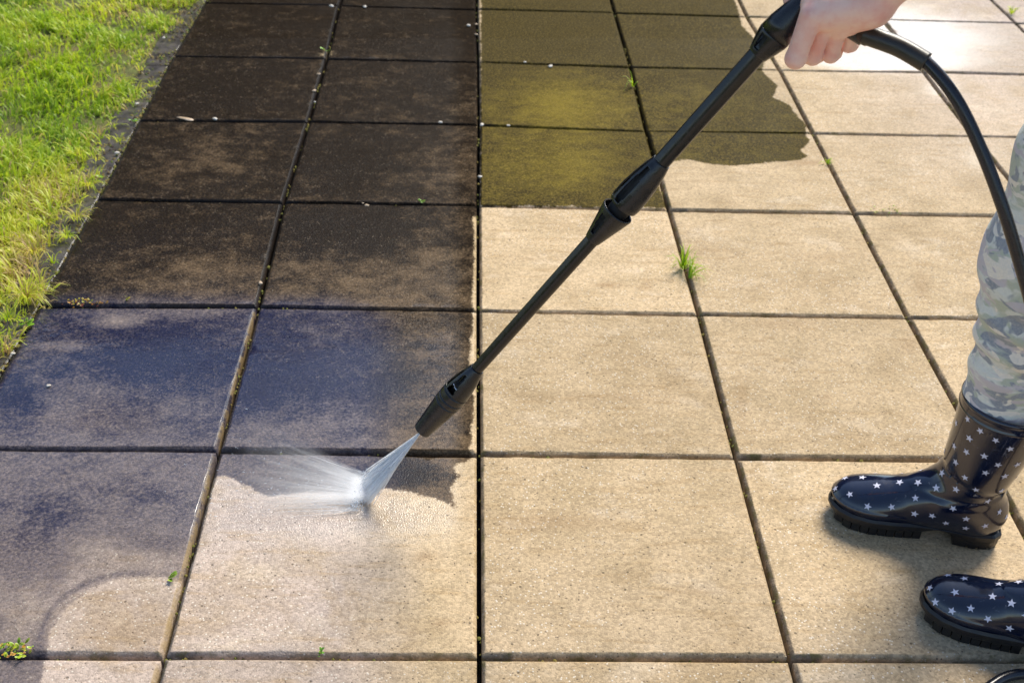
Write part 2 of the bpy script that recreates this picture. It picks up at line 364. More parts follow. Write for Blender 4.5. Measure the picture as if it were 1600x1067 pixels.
def fields(P):
    n = len(P); u, v = to_px(np.c_[P, np.zeros(n)])
    d = np.max([area(P, q) for q in DIRT], 0)
    d = np.minimum(d, 1-.50*blob(P, 510, 84, 30, 12))
    d = np.where((u > 742) & (v < 330) & (v > -50) & (u < 765), np.minimum(d, 1), d)
    o = np.max([area(P, q, .035) for q in OLIV], 0)
    # brown crust on the far olive slabs
    t = .24 + .0*u                                            # 0 black crust .. 1 thin film
    t = t + .55*np.clip((v-430)/420, 0, 1) + .15*np.clip((v-800)/80, 0, 1) - .10*np.clip((200-v)/200, 0, 1)
    for (x, y, rx, ry, a) in [(300,430,110,45,.28),(560,440,170,40,.32),(690,400,60,50,.22),(690,270,70,50,.18),(560,250,120,40,-.15),(330,215,70,28,.10),(250,370,90,30,-.12),
                              (560,360,90,30,-.30),(250,560,110,40,-.40),(620,600,150,50,-.28),(430,600,90,60,-.34),(690,590,50,60,.25),(120,740,120,40,.15),(60,880,70,60,-.25),(290,760,60,60,.1),(30,620,60,40,-.25),(480,650,60,30,.25),(60,800,90,60,-.18),(250,770,60,30,-.15),(230,850,60,18,-.45),(620,740,90,20,-.65),
                              (70,950,110,70,.40),(240,870,70,40,.45),(150,880,60,40,.2),(150,850,60,20,.25),(170,960,80,60,.3),(340,150,60,40,-.1),(330,260,90,22,.2),(110,640,60,50,.22),(260,480,120,14,.3),(180,500,35,10,.8),(100,540,60,9,.55),(560,100,60,30,.05),(400,700,400,18,.1),
                              (880,165,95,45,.55),(880,262,110,45,.38),(860,50,110,36,-.35),(1080,60,90,30,-.15),(1090,160,90,40,.12),(1120,230,110,28,.02),(640,480,110,22,.2),(700,700,40,50,.1)]:
        t = t + a*np.exp(-((u-x)/rx)**2-((v-y)/ry)**2)
    # arc-shaped tide mark bottom left
    rr = np.hypot((u-215)/150, (v-1010)/112); t = t - .42*np.exp(-((rr-1.03)/.04)**2)*(v < 1030)*(u < 235)
    w = .12 + .0*u
    lw = np.clip((760-u)/60, 0, 1); w = w + lw*(.50 + .22*np.exp(-((v-600)/170)**2)) - lw*.40*np.clip((v-820)/120, 0, 1)
    inp = np.clip((u-742)/8, 0, 1)*np.clip((330-v)/40, 0, 1)*np.clip((1270-u)/60, 0, 1); w = w + .08*inp - .1*(v < 60)*(u < 1200)
    w = w - .25*np.exp(-((u-170)/60)**2-((v-500)/14)**2) - .2*np.exp(-((u-160)/90)**2-((v-655)/30)**2) - .3*np.exp(-((u-190)/100)**2-((v-975)/70)**2)
    w = w + .30*np.exp(-((u-460)/150)**2-((v-800)/34)**2) + .2*np.exp(-((u-600)/80)**2-((v-810)/22)**2)
    w = w + .30*np.exp(-((u-80)/70)**2-((v-505)/22)**2)
    for (x, y, rx, ry, a) in [(1420,60,170,50,.7),(1400,100,110,14,.5),(1470,140,35,22,.45),(1530,250,60,30,.35),(1330,92,80,12,.4),(1560,170,70,60,.2),(1390,20,60,25,.25)]:
        w = w + a*np.exp(-((u-x)/rx)**2-((v-y)/ry)**2)
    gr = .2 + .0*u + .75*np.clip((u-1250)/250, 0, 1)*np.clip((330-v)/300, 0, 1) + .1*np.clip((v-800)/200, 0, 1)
    gr = np.where(u < 747, np.clip((v-425)/75, 0, 1)*(.95-.75*np.clip((u-520)/150, 0, 1)), gr)  # lower left: greyer stone, also the mask of the painted sky reflection
    sp = np.zeros(n)
    for (x, y, rx, ry, a) in [(190,975,90,60,.30),(460,800,110,22,.35),(600,815,60,14,.25),(950,445,22,4,1),(665,868,20,10,.8),(690,972,16,6,.8),(870,815,90,14,.55),(880,930,60,8,.0),(1090,925,40,5,.5),(1220,505,60,9,.5),(960,620,120,8,.35),(1420,540,18,12,.6),(1210,140,30,10,.0),
                              (1010,445,9,7,.7),(1160,625,10,40,.4),(830,400,50,8,.25),(1290,620,10,3,.8),(1300,400,90,8,.3),(640,990,30,14,.3),(1090,390,60,10,.3),(1440,445,14,20,.6),(1030,320,24,5,.7),(1265,255,24,4,.9)]:
        sp = sp + a*np.exp(-((u-x)/rx)**2-((v-y)/ry)**2)
    return d, o, np.clip(t, -.4, 1.6), np.clip(w, 0, 1), np.clip(gr, 0, 1), np.clip(sp, 0, 1)

def paving():
    VV = []; FF = []; AT = [[] for _ in range(9)]; base = 0
    for r in range(-9, 20):
        for c in range(-2, 14):
            q = [corner(c, r), corner(c+1, r), corner(c+1, r+1), corner(c, r+1)]
            cx, cy = np.mean(q, 0); uu, vv = to_px(np.array([[cx, cy, 0]])); vis = (-250 < uu[0] < 1850) and (-260 < vv[0] < 1350) and r > -3
            n = 58 if vis else 6
            gap = .0037; CH = .0055
            e = [gap, gap+.004, gap+CH-.0004, gap+CH+.0006, gap+CH+.0018]; L = S
            s = np.r_[e, np.linspace(.022, L-.022, n), [L-x for x in e[::-1]]]/L
            U, W = np.meshgrid(s, s, indexing='xy'); k = len(s)
            P = (1-U)[..., None]*(1-W)[..., None]*q[0]+U[..., None]*(1-W)[..., None]*q[1]+U[..., None]*W[..., None]*q[2]+(1-U)[..., None]*W[..., None]*q[3]
            dist = np.minimum(np.minimum(U, 1-U), np.minimum(W, 1-W))*L - gap
            dist2 = dist + (.0011*vnoise(np.dstack([P, 0*U]), 130, 3)+.0014*np.minimum(0, .5+vnoise(np.dstack([P, 0*U]), 260, 13)))*(dist > .001)*(dist < CH*1.4)
            z = -np.clip(1-dist2/CH, 0, 1)*.0052
            rr = random.Random(c*31+r*7)
            z = z + rr.uniform(-.0012, .0012) + (U-.5)*rr.uniform(-.0022, .0022) + (W-.5)*rr.uniform(-.0022, .0022)
            z = z + .00045*vnoise(np.dstack([P, 0*U]), 22, 5)
            P2 = P.reshape(-1, 2); top = np.c_[P2, z.ravel()]
            ring = [i for i in range(k)]+[i*k+k-1 for i in range(1, k)]+[(k-1)*k+i for i in range(k-2, -1, -1)]+[i*k for i in range(k-2, 0, -1)]
            bot = top[ring].copy(); bot[:, 2] = -.045
            V = np.r_[top, bot]; ii = np.arange(k*k).reshape(k, k)
            F = np.stack([ii[:-1, :-1], ii[:-1, 1:], ii[1:, 1:], ii[1:, :-1]], -1).reshape(-1, 4)
            R = np.array(ring); m_ = len(R); B = k*k+np.arange(m_)
            Fs = np.stack([R, B, np.roll(B, -1), np.roll(R, -1)], 1)
            VV.append(V); FF.append(np.r_[F, Fs]+base); base += len(V)
            f6 = fields(P2)
            # dirt and painted shade: darker near and left-facing edges, right-facing kept light
            nearf = np.clip((.0110-W*L).ravel()/.002, 0, 1); sidef = np.clip((CH+.0005-dist.ravel())/.0015, 0, 1)
            cham = np.maximum(nearf*.58, sidef*np.where(U.ravel() < .1, .78, .40))
            cham = np.where((c == -2) & (U.ravel() < .04), .95, cham); cham = np.where((U.ravel() > .5) & (W.ravel() > .05), np.minimum(cham, .25), cham)
            och = ((U.ravel() > .9) & (dist.ravel() < CH*.8) & (W.ravel() > .03) & (W.ravel() < .97)).astype(float)*(.65 if (c == -2 and r <= 1) else .35 if (c == -1 and r <= 1) else 0)
            if c == -2 and r > 1: cham = np.where((U.ravel() > .5) & (dist.ravel() < CH+.0008), .9, cham)
            cham = np.where(och > .5, 0, cham); cols = list(f6)+[cham, np.full(len(P2), rr.random()), och]
            for a, cc in zip(AT, cols):
                a.append(np.r_[cc, cc[ring] if a is not AT[6] else np.ones(m_)])
    V = np.concatenate(VV); F = np.concatenate(FF); A = [np.concatenate(a) for a in AT]
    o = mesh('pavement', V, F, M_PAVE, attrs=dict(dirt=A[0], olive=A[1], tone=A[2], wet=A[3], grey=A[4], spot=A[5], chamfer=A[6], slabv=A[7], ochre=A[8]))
    tag(o, kind='structure')
    return o
paving()

# kerb stones along the lawn
def mat_kerb():
    m = NT('dark_kerb_concrete'); p = m.pos(); n = m.noise(p, 25, 6, .65); n2 = m.noise(p, 200, 3)
    c = m.mix(m.map(n, .3, .72), (.020, .018, .018), (.10, .088, .078)); c = m.mix(m.map(m.voro(p, 60), .16, .10), c, (.30, .28, .25)) if False else c
    c = m.mix(m.map(m.noise(p, 55, 3), .60, .68, 0, .7), c, (.09, .085, .018))
    m.L(m.bump(n2, .6, .002), m.b.inputs['Normal']); return m.set(Base_Color=c, Roughness=.32)
M_KERB = mat_kerb()
kb = MB()
def kerb_x(y):                                # right-hand side of the kerb follows the first joint
    ys = [r*S for r in range(-9, 21)]; xs = [corner(-2, r)[0] for r in range(-9, 21)]
    return float(np.interp(y, ys, xs))
y = -3.7
while y < 8.6:
    y1 = y+.98; a, b = kerb_x(y)-.0005, kerb_x(y1)-.0005; w = .078; dz = random.uniform(-.003, .002)
    dz -= .005; zz = [-.06, -.006+dz, 0+dz, 0+dz, -.002+dz, -.06]; ox = [-w, -w, -w+.007, -.0025, 0, 0]
    n = 24; V = []; F = []
    for i in range(n+1):
        t = i/n; yy = y+.003+(y1-y-.006)*t; xx = a+(b-a)*t
        for o_, z_ in zip(ox, zz): V.append((xx+o_+.0012*math.sin(yy*70+o_*50), yy, z_+.0008*math.sin(yy*41+o_*90)))
    for i in range(n):
        for k in range(5): F.append((i*6+k, (i+1)*6+k, (i+1)*6+k+1, i*6+k+1))
    F.append((0, 1, 2, 3, 4, 5)); F.append(tuple(n*6+k for k in (5, 4, 3, 2, 1, 0)))
    kb.add(V, F); y = y1
tag(kb.build('kerb', M_KERB), kind='structure')
lw = mesh('lawn_soil', [(-9, -4.2, -.018), (kerb_x(-3.6)-.075, -4.2, -.018), (kerb_x(2)-.075, 2, -.018), (kerb_x(8)-.075, 9.1, -.018), (-9, 9.1, -.018)], [(0, 1, 2, 3, 4)], M_LAWN, smooth=False)
tag(lw, kind='structure')

# ------------------------------------------------------------------ grass
EDGE = [(-60,600),(0,528),(30,500),(56,430),(66,378),(91,344),(132,283),(147,223),(167,192),(202,147),(213,106),(243,56),(283,10),(330,-50),(380,-130)]
EG = np.array([gz(*q)[:2] for q in EDGE])
def edge_x(y): return np.interp(y, EG[:, 1], EG[:, 0], left=kerb_x(0)-.05, right=None)
def blades(root, length, width, hue, lean, az=None, bend=1.0):
    n = len(root); az = RNG.uniform(0, 2*np.pi, n) if az is None else az
    d = np.c_[np.cos(az), np.sin(az), 0*az]; side = np.c_[-np.sin(az), np.cos(az), 0*az]
    tw = RNG.uniform(-.6, .6, n); side = side*np.cos(tw)[:, None] + d*np.sin(tw)[:, None]
    V = []; T = []
    for t, wf in ((0, .8), (.4, 1), (.75, .7)):
        a = lean*(t**1.0)*bend; h = length*t
        c = root + d*(np.sin(a)*h)[:, None] + np.array([0, 0, 1])*(np.cos(a)*h)[:, None]
        V += [c-side*(width*wf/2)[:, None], c+side*(width*wf/2)[:, None]]; T += [np.full(n, t)]*2
    a = lean*1.25*bend; c = root + d*(np.sin(a)*length)[:, None] + np.array([0, 0, 1])*(np.cos(a)*length)[:, None]
    V.append(c); T.append(np.ones(n))
    V = np.stack(V, 1).reshape(-1, 3); T = np.stack(T, 1).ravel(); H = np.repeat(hue, 7)
    V[:, 2] = np.maximum(V[:, 2], .0015 if root[:, 2].min() >= -.001 else -.016)
    b = np.arange(n)[:, None]*7
    F = np.concatenate([b+np.array([[0, 1, 3, 2]]), b+np.array([[2, 3, 5, 4]])]); 
    Ft = b+np.array([[4, 5, 6, 6]])
    return V, F, Ft, H, T
def blade_mesh(name, parts, parent=None, mat=None):
    VV = []; FF = []; HH = []; TT = []; b = 0
    for V, F, Ft, H, T in parts:
        VV.append(V); FF += [np.c_[F[:, :3]], np.c_[F[:, 0], F[:, 2], F[:, 3]], Ft[:, :3]]
        FF[-3:] = [f+b for f in FF[-3:]]; HH.append(H); TT.append(T); b += len(V)
    return mesh(name, np.concatenate(VV), np.concatenate(FF), mat or M_BLADE, parent, attrs=dict(hue=np.concatenate(HH), tip=np.concatenate(TT)))
def grass():
    parts = []
    for (N, x0, x1, y0, y1, wid) in ((125000, -2.7, -.7, .55, 4.0, 1.0), (22000, -4.5, -1.0, -2.5, 7.5, 1.9)):
        P = np.c_[RNG.uniform(x0, x1, N), RNG.uniform(y0, y1, N)]
        q3 = np.c_[P, 0*P[:, 0]]
        lim = edge_x(P[:, 1]) + .020 + .028*vnoise(q3, 22, 11) + .018*vnoise(q3, 75, 12)
        dd = lim-P[:, 0]
        clump = vnoise(q3, 30, 21)+.7*vnoise(q3, 75, 22); bare = vnoise(q3, 17, 23)
        keep = (dd > 0) & (RNG.random(N) < np.clip(.72+.5*clump, .12, 1)) & ~((bare > .70) & (RNG.random(N) < .75))
        if wid > 1.5: keep &= ~((P[:, 0] > -2.7) & (P[:, 1] > .55) & (P[:, 1] < 4.0))
        P, dd, clump, q3, bare = P[keep], dd[keep], clump[keep], q3[keep], bare[keep]; n = len(P)
        ln = (.019+.017*np.clip(clump+.6, 0, 2)) * RNG.uniform(.6, 1.5, n)
        hue = .36+.16*np.clip((1.7-P[:, 1])/.8, 0, 1)+.20*vnoise(q3, 12, 31)+.12*vnoise(q3, 40, 32)+RNG.normal(0, .10, n)
        hue += np.where(RNG.random(n) < .055+.5*np.exp(-dd/.05)+.30*(bare > .45), RNG.uniform(.25, .6, n), 0)
        lean = np.abs(RNG.normal(.75, .35, n)); az = vnoise(q3, 9, 41)*2.5 + RNG.normal(0, 1.1, n) + 2
        parts.append(blades(np.c_[P, np.full(n, -.016)], ln, RNG.uniform(.0024, .0052, n)*wid, np.clip(hue, 0, 1), lean, az))
    o = blade_mesh('grass', parts); tag(o, 'bright green lawn grass beside the dark kerb', None, kind='stuff')
grass()
def tuft(name, px, n, ln, hue, spread, label, cat, group=None, z=0.0, leanm=.9, az0=None, w=.0022, r0=.008, off=(0, 0)):
    c = gz(*px); c = c + np.array([off[0], off[1], 0])
    ang = RNG.uniform(0, 6.28, n) if az0 is None else RNG.normal(az0, spread, n)
    rad = RNG.uniform(0, r0, n); root = np.c_[np.cos(ang)*rad, np.sin(ang)*rad, np.full(n, z)]
    L = ln*RNG.uniform(.45, 1.2, n); p = blades(root, L, RNG.uniform(.6, 1.3, n)*w, np.clip(RNG.normal(*hue, n), 0, 1), np.abs(RNG.normal(leanm, .35, n)), ang)
    p = (p[0], p[1], p[2], p[3], p[4]); p[0][:, 2] = np.maximum(p[0][:, 2], -.004)
    o = blade_mesh(name, [p]); o.location = c
    tag(o, label, cat, group); return o
G1 = 'tufts of grass spilling over the kerb'; G2 = 'grass weeds growing in the slab joints'
tuft('grass_tuft', (42, 470), 130, .060, (.66, .16), 1, 'big straw-yellow grass tuft hanging over the kerb above the blue wet slab', 'grass tuft', G1, r0=.022, leanm=1.1)
tuft('grass_tuft', (106, 372), 22, .038, (.42, .15), 1, 'small green tuft lying on the kerb above the large straw-yellow tuft', 'grass tuft', G1, leanm=1.25)
tuft('grass_tuft', (82, 412), 9, .036, (.40, .08), 1, 'few upright green blades in the kerb joint just above the big yellow tuft', 'grass tuft', G1, leanm=.7, w=.003)
tuft('grass_tuft', (120, 342), 46, .044, (.72, .16), 1, 'orange-brown grass tuft reaching across the kerb onto the fourth dark slab', 'grass tuft', G1, leanm=1.2, r0=.016)
tuft('grass_tuft', (138, 290), 50, .045, (.60, .16), 1, 'yellowish grass tuft reaching across the kerb where two dark slabs meet', 'grass tuft', G1, leanm=1.15, r0=.02)
tuft('grass_tuft', (118, 242), 34, .04, (.58, .16), 1, 'green and straw tuft at the lawn edge beside the third dark slab', 'grass tuft', G1, leanm=1.0, r0=.018)
tuft('grass_tuft', (52, 395), 60, .05, (.74, .14), 1, 'dry straw-coloured tuft at the lawn edge behind the big yellow tuft', 'grass tuft', G1, leanm=1.15, r0=.02)
tuft('grass_tuft', (188, 222), 20, .026, (.55, .12), 1, 'small yellow-green moss-like tuft on the kerb edge beside the third dark slab', 'grass tuft', G1, leanm=.9, r0=.016)
tuft('grass_tuft', (238, 136), 20, .026, (.55, .12), 1, 'small yellow-green tuft on the kerb edge near the top of the dark paving', 'grass tuft', G1, leanm=.9, r0=.016)
tuft('grass_tuft', (1066, 420), 26, .058, (.20, .10), 1, 'largest green grass weed in a joint of the clean tan slabs', 'weed', G2, r0=.008, leanm=.75, w=.0035)
tuft('grass_tuft', (1076, 436), 14, .066, (.16, .08), .8, 'long-bladed green weed just below the largest weed of the tan slabs', 'weed', G2, r0=.006, leanm=1.3, az0=.1, w=.003)
tuft('grass_tuft', (990, 136), 9, .045, (.20, .08), 1, 'thin green grass weed in the joint between the olive-stained slabs', 'weed', G2, r0=.006, leanm=.7, w=.003)
tuft('grass_tuft', (1292, 256), 14, .018, (.18, .08), 1, 'short bright green weed in the joint right of the olive stain', 'weed', G2, r0=.008, leanm=.9, w=.003)
tuft('grass_tuft', (1580, 22), 22, .032, (.45, .12), 1, 'green weed in a joint at the upper right corner of the patio', 'weed', G2, r0=.01, leanm=.6, w=.003)
KT = [((96, 318), 26, 'straw and green tuft between the kerb and the lawn beside the fourth dark slab'), ((150, 250), 18, 'small tuft on the kerb beside the third dark slab, under the pale stone'),
  ((178, 200), 16, 'small green tuft at the lawn edge level with the third joint'), ((205, 160), 16, 'small tuft at the lawn edge by the bend of the kerb'), ((222, 110), 16, 'small green tuft on the far kerb between two pale stones'),
  ((12, 500), 30, 'green tuft at the left edge of the photo below the big yellow tuft'), ((70, 350), 30, 'dense straw tuft at the lawn edge above the dry tuft')]
for px_, n_, lb_ in KT: tuft('grass_tuft', px_, n_, .036, (.55, .2), 1, lb_, 'grass tuft', G1, leanm=1.1, r0=.016)
def leaf_cluster(name, px, n, rad, size, cols, label, cat, group=None, h=.008, sx=1.0):
    c = gz(*px); V = []; F = []; H = []; b = 0
    for i in range(n):
        a = random.uniform(0, 6.28); r = rad*math.sqrt(random.random()); cx, cy, cz = r*math.cos(a)*sx, r*math.sin(a)*.45, random.uniform(.0, h)
        d = random.uniform(0, 6.28); s = size*random.uniform(.6, 1.3); til = random.uniform(.2, .9); hu = random.choice(cols)+random.uniform(-.05, .05)
        k = 7
        V.append((cx, cy, cz+.001)); H.append(hu)
        for j in range(k):
            t = 2*math.pi*j/k; lx = s*(1+math.cos(t)); ly = s*.62*math.sin(t)
            V.append((cx+lx*math.cos(d)-ly*math.sin(d), cy+lx*math.sin(d)+ly*math.cos(d), cz+lx*til*.6-ly*ly/s*.3+.001)); H.append(hu)
        F += [(b, b+1+j, b+1+(j+1) % k) for j in range(k)]; b += k+1
    o = mesh(name, V, np.array(F), M_LEAF, attrs=dict(hue=H)); o.location = c
    tag(o, label, cat, group); return o
def mat_leaf():
    m = NT('small_leaves'); r = m.node('ShaderNodeValToRGB'); m.L(m.attr('hue'), r.inputs[0]); cr = r.color_ramp
    cr.elements[0].color = (.10, .30, .015, 1); cr.elements[1].color = (.22, .035, .02, 1)
    e = cr.elements.new(.35); e.color = (.34, .42, .02, 1); e = cr.elements.new(.65); e.color = (.42, .22, .03, 1)
    return m.set(Base_Color=r.outputs[0], Roughness=.4)
M_LEAF = mat_leaf()
G3 = 'small leafy weeds in the slab joints'
leaf_cluster('leafy_weed', (22, 1019), 60, .030, .0035, [.2, .35, .45, .7], 'low yellow-green and red stonecrop in the joint at the lower left corner', 'weed', G3, .012)
leaf_cluster('leafy_weed', (132, 476), 46, .035, .003, [.7, .85, .95, .5], 'row of tiny dark red seedlings in the joint above the blue wet slab', 'weed', G3, .008, 1.3)
leaf_cluster('leafy_weed', (266, 907), 5, .006, .006, [.2, .3], 'tiny bright clover beside the yellow-edged joint near the lower left', 'weed', G3, .006)
leaf_cluster('leafy_weed', (503, 1023), 8, .006, .003, [.05, .15], 'tiny green sprig in the front joint of the clean greyish slab', 'weed', G3)
leaf_cluster('leafy_weed', (660, 317), 7, .010, .004, [.02, .1], 'dark green sprig in the joint between two dark brown slabs', 'weed', G3)
leaf_cluster('leafy_weed', (509, 81), 6, .010, .006, [.1, .2], 'small green sprig on the pale spot where four dark slabs meet', 'weed', G3)
leaf_cluster('leafy_weed', (210, 190), 7, .010, .006, [.05, .15], 'round-leaved green seedling at the kerb beside the third dark joint', 'weed', G3)
leaf_cluster('leafy_weed', (160, 279), 3, .006, .005, [.05, .1], 'single tiny green seedling on the kerb below the round-leaved one', 'weed', G3)
leaf_cluster('leafy_weed', (36, 506), 7, .012, .007, [.1, .2], 'small green clover on the kerb below the big yellow tuft', 'weed', G3)
leaf_cluster('leafy_weed', (1385, 331), 26, .045, .0026, [.2, .3, .45], 'thin yellow-green moss line in the joint left of the trouser leg', 'moss', G3, .006, 1.2)
leaf_cluster('leafy_weed', (196, 470), 4, .004, .004, [.3, .5], 'tiny yellowish sprout right of the row of dark red seedlings', 'weed', G3, .012)

# moss lining the joints
def moss():
    V = []; F = []; H = []; b = 0
    def put(x, y, s, hu, z=-.004):
        nonlocal b
        k = 6; V.append((x, y, z+s*.7)); H.append(hu)
        for j in range(k):
            t = 6.283*j/k; q = s*random.uniform(.7, 1.2); V.append((x+q*math.cos(t), y+q*math.sin(t), z-.002)); H.append(hu)
        F.extend([(b, b+1+j, b+1+(j+1) % k) for j in range(k)]); b += k+1
    for r in range(0, 8):
        for c in range(-2, 5):
            p0, p1, p2 = corner(c, r), corner(c+1, r), corner(c, r+1)
            for (a, e, n) in ((p0, p1, 26), (p0, p2, 46 if c <= -1 else 24)):
                ph = random.uniform(0, 6)
                for i in range(n):
                    t = random.random()
                    if math.sin(t*9+ph)+math.sin(t*23+ph*2) < random.uniform(-.8, 1.6): continue
                    q = a+(e-a)*t; put(q[0]+random.uniform(-.004, .004), q[1]+random.uniform(-.003, .003), random.uniform(.0015, .004), random.choice([.25, .32, .4, .5]), random.uniform(-.011, -.006))
    for i in range(2600):                     # crumbs of soil and moss that the lawn has shed over the kerb
        yy = random.uniform(.6, 3.6); e_ = kerb_x(yy); t = random.random()**1.6; xx = e_-.075*t*(1 if random.random() < .8 else -.1)
        if math.sin(yy*13)+math.sin(yy*31+1) < random.uniform(-1.8, 1.2): continue
        put(xx, yy, random.uniform(.0015, .0052), random.choice([.1, .3, .5, .8, 1.0, 1.0]), random.uniform(-.007, -.003))
    o = mesh('moss', V, np.array(F), M_MOSS, attrs=dict(hue=H)); tag(o, 'specks of yellow-green moss along the paving joints', None, kind='stuff')
def mat_moss():
    m = NT('moss'); r = m.node('ShaderNodeValToRGB'); m.L(m.attr('hue'), r.inputs[0]); cr = r.color_ramp
    cr.elements[0].color = (.06, .12, .01, 1); cr.elements[1].color = (.045, .028, .015, 1); e = cr.elements.new(.5); e.color = (.20, .15, .03, 1)
    return m.set(Base_Color=r.outputs[0], Roughness=.9)
M_MOSS = mat_moss(); moss()

# pebbles and bits of debris
def pebble(px, s, mat, label, group='small pale stones lying on the dirty slabs', fl=.5, asp=1.0, cat='pebble', name='pebble'):
    r = random.Random(str(px)); V = []; F = []; n = 10; m_ = 6
    for i in range(m_+1):
        th = math.pi*i/m_
        for k in range(n):
            a = 2*math.pi*k/n; q = s*(1+.22*math.sin(a*2+px[0])+.15*math.sin(a*3+px[1]))*math.sin(th)
            V.append((q*asp*math.cos(a), q*math.sin(a), s*fl*(math.cos(th)+.7)))
    for i in range(m_):
        for k in range(n): F.append((i*n+k, i*n+(k+1) % n, (i+1)*n+(k+1) % n, (i+1)*n+k))
    o = mesh(name, V, F, mat); o.location = gz(*px); o.rotation_euler[2] = r.uniform(-.5, .5); tag(o, label, cat, group)
PB = [((518,11),.012,M_PEB,'pale stone left of the two on the far joint'),((570,12),.011,M_PEB,'pale stone right of its twin on the far joint'),
 ((732,41),.010,M_PEB,'white stone just left of the centre joint near the top'),((744,39),.0075,M_STONE,'cream stone above the yellow one in the centre joint'),
 ((744,55),.008,M_STONE,'yellowish stone in the centre joint near the top'),((860,105),.011,M_PEB,'white crumb lying on the far edge of the olive slab'),
 ((820,98),.007,M_PEB,'small white crumb in the joint left of the larger crumb'),((491,143),.009,M_STONE,'cream stone in the slanting joint between dark slabs'),
 ((492,160),.005,M_PEB,'tiny white stone under the cream one in the slanting joint'),((498,117),.008,M_STONE,'yellowish stone in the slanting joint below the green sprig'),
 ((336,187),.010,M_PEB,'white stone right of the flat orange shard'),((688,192),.008,M_PEB,'white stone on the joint left of the centre line'),
 ((753,196),.010,M_PEB,'white stone at the crossing of the centre joint beside the olive slab'),((794,197),.007,M_PEB,'white stone on the joint just inside the olive slab'),
 ((750,277),.008,M_PEB,'white stone in the centre joint beside the lower olive slab'),((573,322),.008,M_STONE,'cream stone on the joint above the light window reflections'),
 ((407,443),.008,M_STONE,'cream stone in the slanting joint beside the wet dark slab'),((76,603),.006,M_PEB,'tiny white crumb on the blue wet slab'),
 ((567,318),.004,M_STONE,'tiny stone in the mossy joint of the dark slabs'),((20,553),.007,M_PEB,'white stone in the kerb joint at the left edge'),
 ((183,240),.009,M_PEB,'pale stone on the kerb beside the third dark slab'),((214,163),.008,M_PEB,'pale stone on the kerb near the bend of the lawn'),((256,60),.008,M_PEB,'pale stone on the far kerb by the grass')]
for px, s, mt, lb in PB: pebble(px, s*.62, mt, lb)
pebble((291,187), .008, M_STONE, 'flat orange-brown shard in the joint between dark slabs', None, .3, 2.8, 'shard', 'shard')

# ------------------------------------------------------------------ lance of the pressure washer
YH = .25
G0 = gz(570, 773); H0 = gy(1242, 20, YH)
AX = Vector(H0-G0); AX.normalize()
def axis_pt(px):                               # distance from G0 along the lance where it passes photo column px
    lo_, hi_ = 0, 1.4
    for _ in range(40):
        mid = (lo_+hi_)/2; u, v = to_px(np.array([G0+np.array(AX)*mid]))
        if u[0] < px: lo_ = mid
        else: hi_ = mid
    return lo_
side = Vector(RV) - AX*Vector(RV).dot(AX); up_ = Vector(UV_) - AX*Vector(UV_).dot(AX)
XL = (Vector(-RV)*.6+Vector(UV_)*.8); XL = (XL-AX*XL.dot(AX)).normalized()   # local x: upper left flank
YL = AX.cross(XL).normalized()                # local y
sN = axis_pt(660)
lance = empty('pressure_washer_lance', tuple(Vector(G0)+AX*sN))
LM = Matrix.Identity(4)
for i in range(3): LM[i][0] = XL[i]; LM[i][1] = YL[i]; LM[i][2] = AX[i]; LM[i][3] = (Vector(G0)+AX*sN)[i]
lance.matrix_world = LM
tag(lance, 'long black pressure washer lance held by the hand, pointing down at the slabs', 'pressure washer')
def Zl(px): return axis_pt(px)-sN
def lathe(prof, n=48, win=None, sq=None):     # prof (z, r); win(z, angle) -> True leaves an opening; sq(z, angle) -> radius factor
    V = []; F = []
    for z, r in prof:
        for k in range(n):
            a = 2*math.pi*k/n; q = r*(sq(z, a) if sq else 1); V.append((q*math.cos(a), q*math.sin(a), z))
    for i in range(len(prof)-1):
        zm = (prof[i][0]+prof[i+1][0])/2
        for k in range(n):
            if win and win(zm, 2*math.pi*(k+.5)/n): continue
            F.append((i*n+k, i*n+(k+1) % n, (i+1)*n+(k+1) % n, (i+1)*n+k))
    return V, F
def dens(prof, step):
    out = []
    for (z0, r0), (z1, r1) in zip(prof, prof[1:]):
        m_ = max(1, int(abs(z1-z0)/step))
        for i in range(m_): out.append((z0+(z1-z0)*i/m_, r0+(r1-r0)*i/m_))
    out.append(prof[-1]); return out
def smooth_prof(prof, step=.0015):
    z = [p[0] for p in prof]; r = [p[1] for p in prof]
    c = catmull([(a, b, 0) for a, b in prof], 6); return [(p[0], p[1]) for p in c]
def adiff(a, b): return (a-b+math.pi) % (2*math.pi)-math.pi
def solid(o, t, bev=0.0):
    md = o.modifiers.new('shell', 'SOLIDIFY'); md.thickness = t; md.offset = -1
    if bev: b = o.modifiers.new('edge', 'BEVEL'); b.width = bev; b.segments = 2; b.limit_method = 'ANGLE'; b.angle_limit = math.radians(50)
    o.data.polygons.foreach_set('use_smooth', np.ones(len(o.data.polygons), bool))
    es = o.modifiers.new('split', 'EDGE_SPLIT'); es.split_angle = math.radians(42)
# tubes: rounded with a raised rib along the upper flank
def tube_sq(z, a):
    f = 1.0
    for c, w, h in ((.75, .22, .09), (.38, .10, -.09), (1.9, .55, -.03)): f += h*math.exp(-(adiff(a, c)/w)**2)
    return f
zA, zB, zC, zD = Zl(722), Zl(938), Zl(1010), Zl(1192)
t1 = mesh('lower_tube', *lathe(dens([(zA-.03, .0092), (zB+.03, .0103)], .03), 72, sq=tube_sq), M_BLACKG, lance)
t2 = mesh('upper_tube', *lathe(dens([(zC-.02, .0114), (zD+.03, .0121)], .03), 72, sq=tube_sq), M_BLACKG, lance)
